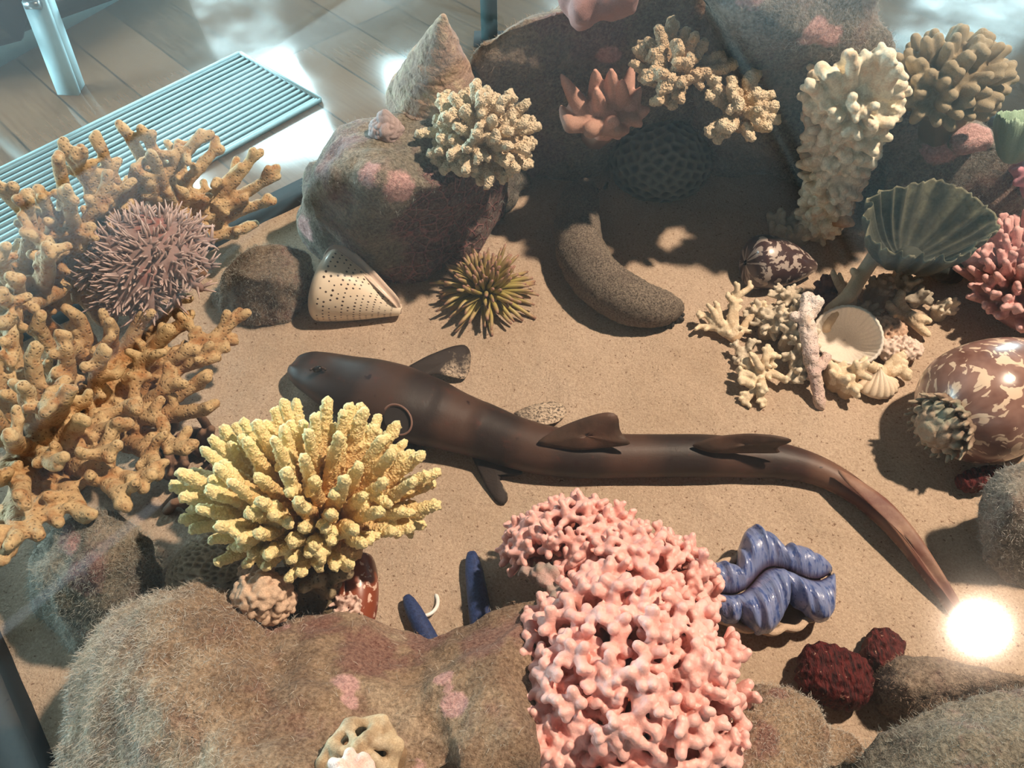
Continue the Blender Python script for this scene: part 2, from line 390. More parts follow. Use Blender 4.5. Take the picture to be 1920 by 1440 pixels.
off = Vector((0, .02, 0)); Vb = np.array([p[:] for p in ba] + [(p + off)[:] for p in ba])
obj('dark_board', Vb, [[4, 3, 2, 1, 0], [5, 6, 7, 8, 9]] + [[i, (i + 1) % 5, 5 + (i + 1) % 5, 5 + i] for i in range(5)], DK, ist, smooth=False)
kb, kf, _ = tube([Q(48, 8, yv), Q(75, 8, yv)], [.016, .016], 12); obj('clamp_bolt', kb, kf, plain('steel_bolt', (.35, .4, .42), .3, metal=.8), ist)
# low pale wall / plinth behind the stand
pa, pb = P(-60, 160, FLOOR_Z), P(330, -60, FLOOR_Z); dn = (pb - pa).normalized(); pn = Vector((-dn.y, dn.x, 0))
structure(obj('trim_1', *bar(pa + pn * .1 + Vector((0, 0, .06)), pb + pn * .1 + Vector((0, 0, .06)), .2, .12), plain('pale_teal_plinth', (.30, .46, .48), .6), smooth=False))
# post at the top
pp = P(918, 75, FLOOR_Z); pv = pp.y
po = empty('metal_post', pp, 'dark teal upright metal post standing on the floor beyond the back rocks', 'post')
obj('post_shaft', *bar(pp, pp + Vector((0, 0, 1.5)), .062, .03, Vector((0, 1, 0))), plain('teal_post', (.05, .11, .12), .45), po, smooth=False)
obj('base_plate', *box((pp.x - .06, pp.y - .05, FLOOR_Z), (pp.x + .06, pp.y + .05, FLOOR_Z + .01)), DK, po, smooth=False)

# ================================================================ the display case
def xl(p, q, r, s):                          # intersection of lines pq and rs (xy)
    d1 = q - p; d2 = s - r; k = ((r.x - p.x) * d2.y - (r.y - p.y) * d2.x) / (d1.x * d2.y - d1.y * d2.x); return p + d1 * k
la, lb = P(430, 450), P(560, 385); ma, mb = P(4, 1190), P(112, 1440)
A = xl(la, lb, ma, mb); Bk = xl(la, lb, P(1330, 300), P(1330, 0))
rd = (P(1920, 275) - P(1330, 0)).normalized(); 
Cc = Bk + rd * 1.12; D = A + (mb - ma).normalized() * 1.15; D2 = D + Vector((1.5, 0, 0))
poly = [A, D, Vector((D2.x, D.y, 0)), Vector((1.52, .5, 0)), Cc, Bk]
cen = sum(poly, Vector()) / 6
BLK = plain('black_case_metal', (.008, .009, .010), .75, spec=.12)
def grow(pl, d):
    n = len(pl); out = []
    for i in range(n):
        p0, p1, p2 = pl[i - 1], pl[i], pl[(i + 1) % n]
        def on(a_, b_):
            e = (b_ - a_).normalized(); nn = Vector((e.y, -e.x, 0)); nn = nn if nn.dot(a_ - cen) > 0 else -nn; return a_ + nn * d, b_ + nn * d
        a1, a2 = on(p0, p1); b1, b2 = on(p1, p2); out.append(xl(a1, a2, b1, b2))
    return out
ou = grow(poly, .036)
case = empty('display_case', (cen.x, cen.y, FLOOR_Z), 'black based glass display case holding the sand and all corals and shells', 'display case')
Vp, Fp = prism(ou, FLOOR_Z, -.03); obj('plinth', Vp, Fp, BLK, case, smooth=False)
n = 6; Vr = [(*p.xy, -.03) for p in ou] + [(*p.xy, .012) for p in ou] + [(*p.xy, .012) for p in poly] + [(*p.xy, -.03) for p in poly]
Fr = [[i, (i + 1) % n, n + (i + 1) % n, n + i] for i in range(n)] + [[n + i, n + (i + 1) % n, 2 * n + (i + 1) % n, 2 * n + i] for i in range(n)] + [[2 * n + i, 2 * n + (i + 1) % n, 3 * n + (i + 1) % n, 3 * n + i] for i in range(n)]
obj('rim', np.array(Vr), Fr, BLK, case, smooth=False)
# glass: thin, slightly dusty panes
def glassmat(name, dust, rough, refl=1.8, lobe=.13, lw=.2):
    m = bpy.data.materials.new(name); m.use_nodes = True; nt = m.node_tree; N = nt.nodes; N.clear(); L = nt.links
    o = N.new('ShaderNodeOutputMaterial'); tr = N.new('ShaderNodeBsdfTransparent'); gl = N.new('ShaderNodeBsdfGlossy'); fr = N.new('ShaderNodeFresnel')
    df = N.new('ShaderNodeBsdfTranslucent'); mx = N.new('ShaderNodeMixShader'); m2 = N.new('ShaderNodeMixShader'); mu = N.new('ShaderNodeMath')
    tr.inputs[0].default_value = (.96, .985, .98, 1); gl.inputs['Roughness'].default_value = rough; 
    ge = N.new('ShaderNodeNewGeometry'); mi = N.new('ShaderNodeMapRange'); mi.inputs['To Min'].default_value = 1.5; mi.inputs['To Max'].default_value = 1 / 1.5
    L.new(ge.outputs['Backfacing'], mi.inputs[0]); L.new(mi.outputs[0], fr.inputs[0])      # a thin pane reflects alike on both sides
    mu.operation = 'MULTIPLY'; mu.inputs[1].default_value = refl; L.new(fr.outputs[0], mu.inputs[0]); L.new(mu.outputs[0], mx.inputs[0])
    gl2 = N.new('ShaderNodeBsdfGlossy'); gl2.inputs['Roughness'].default_value = lobe; mg = N.new('ShaderNodeMixShader'); mg.inputs[0].default_value = lw
    L.new(gl.outputs[0], mg.inputs[1]); L.new(gl2.outputs[0], mg.inputs[2])
    L.new(tr.outputs[0], mx.inputs[1]); L.new(mg.outputs[0], mx.inputs[2])
    tc = N.new('ShaderNodeTexCoord'); nz = N.new('ShaderNodeTexNoise'); nz.inputs['Scale'].default_value = 9; L.new(tc.outputs['Object'], nz.inputs['Vector'])
    mr = N.new('ShaderNodeMapRange'); mr.inputs['From Min'].default_value = .4; mr.inputs['From Max'].default_value = .75; mr.inputs['To Max'].default_value = dust
    mr.inputs['To Min'].default_value = dust * .4; L.new(nz.outputs[0], mr.inputs[0]); L.new(mr.outputs[0], m2.inputs[0])
    L.new(mx.outputs[0], m2.inputs[1]); L.new(df.outputs[0], m2.inputs[2]); L.new(m2.outputs[0], o.inputs[0]); return m
GT = glassmat('case_glass', .022, .028, 1.6, .12, .012)
it = grow(poly, .005)
obj('glass_top', np.array([(*p.xy, GLASS_Z) for p in it]), [list(range(n))], GT, case, smooth=False)
for i in range(n):
    if i in (1, 2): continue
    p, q = it[i], it[(i + 1) % n]
    obj('glass_side', np.array([(*p.xy, .012), (*q.xy, .012), (*q.xy, GLASS_Z), (*p.xy, GLASS_Z)]), [[0, 1, 2, 3]], glassmat('side_glass', .006, .02, .35) if i == 0 else bpy.data.materials['side_glass'], case, smooth=False)

# sand bed
t = NT('beach_sand'); big = t.noise(6, 4); fine = t.noise(400, 3, .85); sp_ = t.noise(260, 2)
c = t.mix(t.mapr(big, .35, .65), (.60, .46, .335), (.70, .55, .42)); c = t.mix(t.mapr(fine, .3, .75), t.mix(.6, c, (.20, .12, .075)), c)
c = t.mix(t.mapr(sp_, .64, .72), c, (.20, .12, .08))
SAND = t.out(c, .95, t.bump(t.noise(22, 4), .008, .7, t.bump(fine, .0022, .9)), spec=.15)
xs = np.linspace(min(p.x for p in poly), max(p.x for p in poly), 340); ys = np.linspace(min(p.y for p in poly), max(p.y for p in poly), 300)
GX, GY = np.meshgrid(xs, ys); pts = np.stack([GX.ravel(), GY.ravel(), np.zeros(GX.size)], 1)
ins = np.ones(len(pts), bool)
for i in range(n):
    p, q = poly[i], poly[(i + 1) % n]; cr_ = (q.x - p.x) * (pts[:, 1] - p.y) - (q.y - p.y) * (pts[:, 0] - p.x)
    cc = (q.x - p.x) * (cen.y - p.y) - (q.y - p.y) * (cen.x - p.x); ins &= (cr_ * np.sign(cc) > -1e-3)
pts[:, 2] = fbm(pts, 7, 3, 5) * .0035 + vn(pts, 38, 9) * .0012
idx = np.arange(len(pts)).reshape(GX.shape); q4 = np.stack([idx[:-1, :-1].ravel(), idx[:-1, 1:].ravel(), idx[1:, 1:].ravel(), idx[1:, :-1].ravel()], 1)
q4 = q4[ins[q4].any(1)]; used = np.unique(q4); mp = np.full(len(pts), -1); mp[used] = np.arange(len(used))
sand = obj('sand_bed', pts[used], mp[q4], SAND, origin=(cen.x, cen.y, 0)); tag(sand, 'bed of fine tan beach sand filling the floor of the display case', 'sand', kind='stuff')
Vp, Fp = prism(poly, -.029, -.006); obj('sand_fill', Vp, Fp, SAND, sand, smooth=False)
# ================================================================ fibre covered rocks
def rockmat(name, c1, c2, c3, purple=(.16, .06, .07), pink=(.72, .40, .40), honey=False, grain=260):
    t = NT(name); a = t.noise(9, 5, .65); b = t.noise(26, 5, .7); f = t.noise(grain, 3, .75); g = t.noise(grain * 3.2, 2, .8)
    c = t.ramp(a, [(.36, c1), (.5, c2), (.62, c3)]); c = t.mix(t.mapr(b, .46, .62, 0, .8), c, [x * .7 for x in c1]); c = t.mix(t.mapr(t.noise(15, 4, .7), .52, .66, 0, .7), c, purple)
    m2 = t.attr('purple'); c = t.mix(t.mapr(t.math('ADD', m2, t.math('MULTIPLY', t.math('SUBTRACT', b, .5), 1.6)), .45, .75), c, purple)
    nrm = t.bump(b, .008, .8)
    if honey:
        hv = t.voro(62, 'DISTANCE_TO_EDGE', rnd=.9); hm = t.attr('honey'); e = t.mapr(hv, .02, .10, 1, 0)
        mk = t.mapr(t.math('ADD', hm, t.math('MULTIPLY', t.math('SUBTRACT', b, .5), .5)), .45, .6)
        c = t.mix(mk, c, t.mix(e, (.075, .018, .028), (.40, .13, .15))); nrm = t.bump(t.math('MULTIPLY', e, mk), .004, 1, nrm)
    m1 = t.attr('pink'); c = t.mix(t.mapr(t.math('ADD', m1, t.math('MULTIPLY', t.math('SUBTRACT', t.noise(60, 4, .8), .5), .9)), .40, .62), c, pink)
    c = t.mix(t.mapr(f, .35, .7), t.mix(.55, c, (.06, .04, .03)), t.mix(.25, c, (.75, .62, .48)))
    nrm = t.bump(f, .0018, .9, nrm); nrm = t.bump(g, .0008, .8, nrm)
    return t.out(c, 1.0, nrm, spec=.1, sheen=.1)
FUZ = {}
def fuzz(V, Fc, N, mat, parent, count, length, comb, dens=None, wd=.00016):
    count = int(count * .45); length *= .75
    Fc = np.asarray(Fc); cenf = V[Fc].mean(1); nf = N[Fc].mean(1); ar = np.linalg.norm(np.cross(V[Fc[:, 1]] - V[Fc[:, 0]], V[Fc[:, 2]] - V[Fc[:, 0]]), axis=1)
    wgt = ar * (dens(cenf) if dens else 1) * (nf[:, 2] > -.5); wgt = wgt / wgt.sum()
    k = np.random.choice(len(Fc), count, p=wgt); b = cenf[k] + (np.random.rand(count, 3) - .5) * .004; nn = nf[k]
    d = nn * .55 + np.random.randn(count, 3) * .45 + np.array(comb) * .6; d /= np.linalg.norm(d, axis=1)[:, None]
    L = length * (.4 + np.random.rand(count)); s = np.cross(d, np.random.randn(count, 3)); s /= np.linalg.norm(s, axis=1)[:, None]
    mid = b + d * (L * .5)[:, None]; d2 = d + np.array([0, 0, -.5]) + np.random.randn(count, 3) * .3; d2 /= np.linalg.norm(d2, axis=1)[:, None]
    tip = mid + d2 * (L * .5)[:, None]
    Vv = np.stack([b - s * wd, b + s * wd, mid + s * wd * .8, mid - s * wd * .8, tip + s * wd * .2, tip - s * wd * .2], 1).reshape(-1, 3)
    i6 = np.arange(count)[:, None] * 6; Fq = np.concatenate([i6 + np.array([[0, 1, 2, 3]]), i6 + np.array([[3, 2, 4, 5]])])
    o = obj('fuzz', Vv, Fq, mat, parent); o['kind'] = 'stuff'; return o
def rock(name, hulls, mat, label, vox=.0065, smooth=9, disp=.012, df=9, fine=.002, masks={}, fz=None, blobs=(), cat='rock', origin=None):
    parts = [hull([P(*p) for p in h]) for h in hulls]; parts = [(V, np.array([[a, b, c] for a, b, c in Fc])) for V, Fc in parts]
    eb = [(np.asarray(e[0]), np.concatenate([e[1][:, [0, 1, 2]], e[1][:, [0, 2, 3]]])) for e in blobs]
    V, Fc = join(parts + eb); V, Fc, N = remesh(V, Fc, vox, smooth, .5)
    V = V + N * (fbm(V, df, 3, 2) * disp + fbm(V, df * 7, 2, 4) * fine)[:, None]
    V[:, 2] = np.maximum(V[:, 2], -.004)
    at = {}
    for k in ('pink', 'purple', 'honey'):
        a = np.zeros(len(V))
        for px, py, z, r in masks.get(k, ()):
            d = np.linalg.norm(V - np.array(P(px, py, z)), axis=1) / r; a = np.maximum(a, np.clip(1.35 - d, 0, 1))
        at[k] = a
    o = obj(name, V, Fc, mat, attrs=at, origin=origin); tag(o, label, cat)
    if fz:
        fm, cnt, ln, cb = fz[:4]; fuzz(V, Fc, N, fm, o, cnt, ln, cb, fz[4] if len(fz) > 4 else None)
    return o
RM = rockmat('rock_brown', (.10, .075, .058), (.20, .145, .105), (.32, .25, .19))
RMG = rockmat('rock_grey_green', (.09, .095, .075), (.18, .165, .125), (.34, .28, .22), honey=True, purple=(.20, .10, .12))
RMF = rockmat('rock_front_sandy', (.20, .105, .055), (.38, .25, .15), (.56, .43, .30), purple=(.22, .075, .06), grain=330)
RMH = rockmat('rock_grey_haze', (.10, .105, .095), (.17, .165, .145), (.27, .25, .21), purple=(.15, .08, .07))
FZ1 = plain('pale_fibre', (.52, .48, .42), .9); FZ2 = plain('brown_fibre', (.34, .24, .17), .9); FZ3 = plain('grey_fibre', (.34, .35, .31), .9)
up = (0, 0, .3)
rockA = rock('fuzzy_rock', [
    [(585, 480, 0), (640, 508, 0), (720, 522, 0), (800, 522, 0), (880, 480, 0), (935, 425, 0), (975, 380, 0), (1000, 330, 0), (960, 290, 0), (760, 330, 0), (640, 380, 0),
     (575, 300, .13), (640, 235, .19), (720, 212, .2), (835, 220, .2), (900, 300, .17), (850, 350, .18), (745, 352, .19), (700, 340, .2), (562, 415, .04), (590, 335, .16), (650, 300, .195)],
    [(820, 260, .18), (940, 270, .15), (1000, 300, .02), (1000, 350, 0), (920, 420, 0), (860, 470, .01), (850, 350, .17)]],
    RMG, 'large angular fuzzy grey rock with purple honeycomb crust, behind the white spotted cone shell', df=11, disp=.016, smooth=2, vox=.0055,
    masks={'pink': [(745, 350, .19, .022), (585, 425, .05, .022), (700, 330, .2, .018)], 'purple': [(650, 310, .17, .05), (860, 420, .1, .1)], 'honey': [(840, 400, .12, .085), (900, 430, .04, .09), (760, 490, .02, .05), (830, 470, .04, .07)]},
    fz=(FZ3, 10000, .007, up))
rockB = rock('fuzzy_rock', [
    [(885, 85, .27), (960, 35, .29), (1060, 0, .30), (1220, -40, .33), (1330, -20, .30), (1320, 120, .20), (1200, 170, .16), (1050, 130, .2), (960, 330, 0), (1010, 335, 0), (1100, 300, 0), (1250, 290, 0), (1340, 260, 0), (880, 250, .0), (930, 200, .12), (1250, 60, 0)],
    [(930, 190, .16), (1050, 200, .14), (1030, 300, .03), (940, 370, 0), (1000, 350, 0), (900, 300, .05)]],
    RM, 'long dark brown fuzzy rock at the back, behind the pink pointed finger coral', smooth=4, disp=.02, df=10,
    masks={'pink': [(905, 105, .27, .018), (925, 118, .25, .012), (1140, 110, .22, .02)], 'purple': [(960, 320, .04, .08), (1080, 60, .28, .06), (1130, 90, .24, .05), (990, 280, .06, .07)]},
    fz=(FZ2, 16000, .009, up))
rockC = rock('fuzzy_rock', [
    [(1290, -60, .36), (1640, -50, .34), (1658, 70, .28), (1640, 140, .24), (1400, 90, .26), (1300, 60, .27), (1300, 290, 0), (1400, 335, 0), (1520, 370, 0), (1640, 380, 0), (1700, 330, 0), (1380, 200, .0), (1650, 150, 0)]],
    RMH, 'tall grey hazy fuzzy rock at the back, behind the cream coral tower', smooth=4, disp=.02, df=10,
    masks={'pink': [(1410, 0, .34, .03), (1530, 65, .29, .022), (1565, 75, .285, .022)], 'purple': [(1350, 200, .1, .08)]},
    fz=(FZ1, 14000, .01, up))
rockD = rock('fuzzy_rock', [
    [(1640, 300, .10), (1740, 235, .15), (1790, 222, .17), (1845, 225, .17), (1885, 262, .14), (1990, 285, .12), (1640, 420, 0), (1750, 440, 0), (1900, 430, 0), (2050, 400, 0), (1800, 330, 0), (2000, 300, 0)],
    [(1600, 215, .17), (1700, 150, .22), (1840, 160, .2), (1850, 240, .16), (1600, 380, .0), (1700, 400, 0), (1820, 330, .0)]],
    RMH, 'low dark fuzzy rock with a big pink lump, behind the green cup coral', smooth=4, disp=.014, df=12, blobs=[ellipsoid(P(1828, 262, .155), (.034, .026, .022)), ellipsoid(P(1770, 285, .12), (.035, .02, .018))],
    masks={'pink': [(1828, 258, .17, .034), (1770, 285, .13, .03), (1740, 295, .12, .018)], 'purple': [(1850, 350, .06, .06)]},
    fz=(FZ3, 12000, .008, up))
rockE = rock('fuzzy_rock', [[(395, 560, .0), (430, 605, 0), (480, 616, 0), (545, 608, 0), (592, 560, 0), (420, 500, .06), (470, 465, .085), (530, 458, .085), (580, 480, .06), (592, 530, .03), (450, 520, .08), (520, 530, .075), (400, 540, .04), (470, 500, 0), (560, 500, 0)]],
    RM, 'rounded brown furry boulder between the crown of thorns and the white spotted cone shell', vox=.004, smooth=9, disp=.006, df=16, fz=(FZ3, 14000, .006, up))
rockF = rock('fuzzy_rock', [[(48, 1050, .08), (60, 1110, .05), (85, 985, .10), (150, 950, .12), (225, 962, .12), (280, 1015, .09), (300, 1090, .03), (270, 1160, .02), (130, 1210, .03), (110, 1190, .02), (180, 1060, .13), (100, 1090, .11), (200, 1150, .08), (60, 1150, 0), (150, 1250, 0), (300, 1150, 0), (280, 1060, 0), (130, 1020, 0)]],
    RMG, 'round greyish fuzzy boulder at the left edge below the tan branching coral', vox=.004, smooth=9, disp=.006, df=14, masks={'pink': [(125, 1020, .12, .014)], 'purple': [(155, 1085, .12, .03), (110, 1000, .12, .02)]}, fz=(FZ3, 22000, .007, up))
gd = lambda c: 0.08 + 1.9 * np.clip((-.16 - c[:, 0]) * 9, 0, 1)
rockG = rock('fuzzy_rock', [
    [(120, 1290, .08), (125, 1500, .08), (165, 1180, .10), (225, 1125, .12), (290, 1082, .13), (385, 1078, .12), (440, 1115, .10), (490, 1200, .11), (480, 1300, .15), (450, 1500, .19), (250, 1270, .17), (330, 1150, .155), (170, 1350, 0), (200, 1250, 0), (420, 1200, 0), (480, 1600, 0), (150, 1550, 0)],
    [(430, 1190, .09), (520, 1178, .07), (640, 1178, .06), (800, 1162, .06), (840, 1300, .12), (820, 1500, .15), (450, 1500, .19), (560, 1290, .14), (700, 1290, .12), (480, 1240, 0), (800, 1260, 0), (800, 1700, 0), (450, 1700, 0)],
    [(800, 1185, .08), (880, 1145, .085), (960, 1108, .095), (1035, 1105, .10), (1075, 1180, .09), (960, 1290, .13), (850, 1440, .16), (800, 1290, .13), (930, 1500, .15), (870, 1220, .12), (960, 1170, .125), (820, 1300, 0), (1060, 1300, 0), (900, 1700, 0)]],
    RMF, 'huge furry sand coloured rock filling the bottom left, with pink patches', vox=.0045, smooth=9, disp=.013, df=14, fine=.0012,
    masks={'pink': [(645, 1290, .13, .013), (650, 1325, .135, .010), (828, 1262, .135, .011), (838, 1285, .14, .009), (850, 1315, .14, .013), (808, 1400, .15, .014), (800, 1430, .15, .014), (540, 1187, .085, .008)],
           'purple': [(900, 1190, .12, .03), (980, 1170, .115, .03), (700, 1230, .10, .04), (600, 1200, .08, .03), (480, 1170, .09, .03), (800, 1190, .08, .03)]},
    fz=(FZ1, 52000, .009, (-.3, -.5, .1), gd))
rockH = rock('fuzzy_rock', [[(1330, 1290, .05), (1450, 1285, .07), (1520, 1310, .08), (1555, 1345, .08), (1560, 1420, .08), (1500, 1500, .10), (1350, 1500, .11), (1430, 1350, .11), (1380, 1330, .0), (1560, 1400, 0), (1500, 1560, 0)],
    [(1560, 1355, .05), (1610, 1370, .05), (1628, 1400, .045), (1570, 1450, .06), (1540, 1400, .07), (1620, 1440, 0), (1560, 1380, 0), (1520, 1430, 0)]],
    RMF, 'pale sandy furry rock at the bottom, right of the big pink coral', vox=.0035, smooth=8, disp=.005, df=18, masks={'purple': [(1460, 1300, .08, .01), (1450, 1380, .11, .02)]}, fz=(FZ1, 22000, .005, up))
rockI = rock('fuzzy_rock', [[(1580, 1460, .07), (1640, 1380, .09), (1720, 1325, .10), (1820, 1295, .10), (1960, 1285, .09), (2050, 1350, .1), (1980, 1600, .14), (1600, 1600, .12), (1780, 1380, .14), (1900, 1380, .14), (1620, 1470, 0), (1760, 1400, 0), (2050, 1400, 0), (1600, 1800, 0), (2000, 1800, 0)]],
    RMG, 'big greenish fuzzy boulder in the bottom right corner', vox=.004, smooth=10, disp=.006, df=14, masks={}, fz=(FZ3, 26000, .007, up))
rockJ = rock('fuzzy_rock', [[(1635, 1270, .02), (1680, 1235, .045), (1750, 1228, .055), (1840, 1245, .055), (1930, 1270, .05), (1640, 1330, 0), (1720, 1380, 0), (1950, 1340, 0), (1700, 1290, .06), (1700, 1260, 0), (1900, 1290, 0)]],
    RM, 'low brown furry mound behind the big greenish boulder at the bottom right', vox=.0035, smooth=9, disp=.004, df=20, fz=(FZ2, 9000, .005, up))
rockK = rock('fuzzy_rock', [[(1835, 960, .05), (1850, 905, .08), (1880, 872, .10), (1960, 850, .11), (2050, 900, .1), (1845, 1050, .03), (1880, 1100, .0), (1990, 1110, .0), (1840, 1020, 0), (1900, 940, .11), (1870, 960, 0), (2000, 960, 0)]],
    RMH, 'grey fuzzy rock at the right edge, in front of the giant brown snail shell', vox=.004, smooth=9, disp=.006, df=14, masks={'pink': []}, fz=(FZ1, 12000, .006, up))
# ================================================================ bamboo shark
def closedpoly(pts, n, sm=2):
    A = np.array([list(p) for p in pts], float); m = len(A); B = np.roll(A, -1, 0); L = np.linalg.norm((B - A)[:, :3], axis=1); cum = np.concatenate([[0], np.cumsum(L)]); out = []
    for k in range(n):
        u = k / n * cum[-1]; i = min(np.searchsorted(cum, u, side='right') - 1, m - 1); out.append(A[i] + (B[i] - A[i]) * ((u - cum[i]) / max(L[i], 1e-9)))
    O = np.array(out)
    for _ in range(sm): O = O * .5 + (np.roll(O, 1, 0) + np.roll(O, -1, 0)) * .25
    return O
def shark():
    st = [(547, 690, 8), (556, 688, 24), (575, 692, 38), (600, 700, 47), (640, 716, 58), (690, 733, 69), (745, 752, 74), (800, 768, 68), (850, 787, 60), (905, 806, 54), (960, 826, 50), (1020, 842, 48), (1090, 851, 45), (1160, 853, 42),
          (1240, 853, 41), (1320, 853, 41), (1400, 857, 38), (1470, 864, 34), (1530, 880, 29), (1585, 908, 25), (1640, 950, 22), (1690, 1003, 19), (1738, 1068, 16), (1783, 1135, 13), (1815, 1185, 8), (1826, 1203, 3)]
    rows = []
    for i, (x, y, h) in enumerate(st):
        z = .03
        for _ in range(4): r = h / SC(P(x, y, z)) * 1.0; z = r * .80 + .001
        p = P(x, y, z); rows.append((p.x, p.y, p.z, r))
    S = spline(rows, 150); n = 36; V = []; uv = []
    for i in range(150):
        c = Vector(S[i][:3]); d = Vector(S[min(i + 1, 149)][:3]) - Vector(S[max(i - 1, 0)][:3]); d.z = 0; d.normalize(); s = Vector((-d.y, d.x, 0)); u = i / 149
        for k in range(n):
            a = k / n * tau; ca, sa = cos(a), sin(a); r = S[i][3]
            e = .80 if sa > 0 else .86
            wx = math.copysign(abs(ca) ** .92, ca) * r; wz = math.copysign(abs(sa) ** (1.0 if sa > 0 else .7), sa) * r * e
            if u < .35: wz *= .92
            ridge = 1 + .06 * max(0, sa) ** 8 * (u > .3)
            q = c + s * wx + Vector((0, 0, wz * ridge)); q.z = max(q.z, .0005)
            # snout and brow modelling
            if u < .1 and sa > .2 and abs(ca) > .35: q.z += .003 * sin(u / .1 * pi)
            V.append(q[:]); uv.append((u, k / n))
    Fc = grid_faces(150, n, True); Fc.append(list(range(n))[::-1]); Fc.append([149 * n + k for k in range(n)])
    root = empty('bamboo_shark', P(1000, 850), 'long dark brown model bamboo shark lying curved across the sand', 'shark')
    t = NT('shark_skin'); u_, v_ = t.uvs(); nz = t.noise(14, 4); nf = t.noise(60, 4, .7)
    wob = t.math('ADD', u_, t.math('MULTIPLY', t.math('SUBTRACT', nz, .5), .05))
    sn = t.math('SINE', t.math('MULTIPLY', wob, 62)); band = t.mapr(sn, -.5, .7)
    c = t.mix(band, (.026, .015, .012), (.070, .036, .025)); c = t.mix(t.mapr(u_, .0, .3, .85, 0), c, (.038, .026, .021))
    c = t.mix(t.mapr(nf, .58, .72, 0, .5), c, (.11, .032, .022)); c = t.mix(t.mapr(u_, .66, .95), c, t.mix(band, (.20, .07, .05), (.34, .17, .11)))
    c = t.mix(t.mapr(t.noise(80, 2), .68, .74), c, (.02, .008, .006))
    # sand clinging along the belly line
    zs = t.n.new('ShaderNodeSeparateXYZ'); t.link(t.tc.outputs['Object'], zs.inputs[0])
    c = t.mix(t.math('MULTIPLY', t.mapr(zs.outputs[2], .002, .010, 1, 0), t.mapr(t.noise(200, 2), .45, .6)), c, (.55, .40, .28))
    SK = t.out(c, .5, t.bump(t.noise(400, 2), .0002, .3, t.bump(nf, .001, .4)), spec=.35)
    obj('body', np.array(V), Fc, SK, root, uv=uv)
    t = NT('shark_fin'); nz = t.noise(60, 4); d = t.attr('t'); n2 = t.noise(320, 3, .8)
    s1 = t.math('ADD', d, t.math('MULTIPLY', t.math('SUBTRACT', nz, .5), 1.5)); m_ = t.math('MULTIPLY', t.mapr(s1, .35, .8), t.mapr(n2, .38, .55))
    FIN = t.out(t.mix(m_, (.030, .020, .016), (.55, .43, .32)), .7, t.bump(n2, .0008, .6))
    # fins as thick tapering plates: outline points (px, py, z), sand t
    def fin(name, pts, th, mat, label=None, uprt=False):
        pp = [P(x, y, z) for x, y, z, _ in pts]; tt = [q[3] for q in pts]
        O = closedpoly([(*p, t_) for p, t_ in zip(pp, tt)] , 48); c = O.mean(0)
        nrm = Vector((0, 0, 1))
        if uprt:
            a_ = (pp[len(pp) // 2] - pp[0]); b_ = pp[-1] - pp[0]; nrm = a_.cross(b_).normalized()
        nrm = np.array(nrm[:]); V = []; tv = []; L = 7
        for sgn in (1, -1):
            for j in range(L):
                f = 1 - j / (L - 1) * .97
                for o_ in O:
                    q = c[:3] + (o_[:3] - c[:3]) * f; V.append(q + nrm * sgn * th * sqrt_(1 - f * f * .97)); tv.append(c[3] + (o_[3] - c[3]) * f)
        n_ = len(O); Fc = []
        for sgn in (0, 1):
            b = sgn * L * n_
            for j in range(L - 1):
                for k in range(n_):
                    f = [b + j * n_ + k, b + j * n_ + (k + 1) % n_, b + (j + 1) * n_ + (k + 1) % n_, b + (j + 1) * n_ + k]; Fc.append(f if sgn == 0 else f[::-1])
            Fc.append([b + (L - 1) * n_ + k for k in range(n_)] if sgn == 0 else [b + (L - 1) * n_ + k for k in range(n_)][::-1])
        for k in range(n_): Fc.append([k, L * n_ + k, L * n_ + (k + 1) % n_, (k + 1) % n_])
        o = obj(name, np.array(V), Fc, mat, root, attrs={'t': tv})
        if label: o['label'] = label
        return o
    sqrt_ = math.sqrt
    fin('pectoral_fin', [(760, 690, .03, 0), (800, 668, .026, 0), (845, 650, .02, .2), (874, 645, .016, .1), (884, 662, .012, .3), (881, 692, .008, .7), (873, 713, .006, .9), (845, 706, .012, .9), (815, 700, .022, .3), (785, 712, .03, 0)], .0025, FIN, 'far pectoral fin dusted with sand')
    fin('pelvic_fin', [(960, 775, .02, .5), (1000, 758, .010, .9), (1040, 752, .006, 1.1), (1060, 760, .005, 1.2), (1063, 778, .004, 1.2), (1045, 792, .010, 1), (1010, 800, .02, .6)], .002, FIN, 'far pelvic fin buried in sand')
    fin('pelvic_fin', [(880, 848, .015, -.3), (930, 862, .015, -.2), (985, 882, .010, -.1), (975, 895, .006, .2), (940, 885, .006, .1), (935, 910, .005, .6), (955, 925, .004, .9), (950, 947, .003, .2), (935, 946, .004, 0), (912, 915, .005, -.2), (898, 885, .008, -.3)], .002, FIN, 'near pelvic fin, almost black')
    fin('pectoral_fin', [(722, 760, .03, -.3), (700, 790, .025, -.3), (705, 820, .02, -.3), (735, 838, .012, -.3), (770, 850, .010, -.3), (800, 858, .006, -.3), (790, 830, .02, -.3), (765, 790, .035, -.3)], .003, FIN)
    # curled fin edge showing as a pale oval rim
    rim = [P(745 + 27 * cos(a), 787 + 28 * sin(a) + 6 * cos(a), .066 - .008 * sin(a)) for a in np.linspace(-2.7, 1.5, 22)]
    Vt, Ft, _ = tube(rim, [.0012] * 22, 8); obj('fin_rim', Vt, Ft, plain('rim_brown', (.20, .11, .085), .6), root)
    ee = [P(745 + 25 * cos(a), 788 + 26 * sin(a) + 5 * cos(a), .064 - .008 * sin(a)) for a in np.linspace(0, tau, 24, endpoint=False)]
    obj('fin_hollow', np.array([p[:] for p in ee]), [list(range(24))[::-1]], plain('hollow_dark', (.028, .02, .018), .7), root)
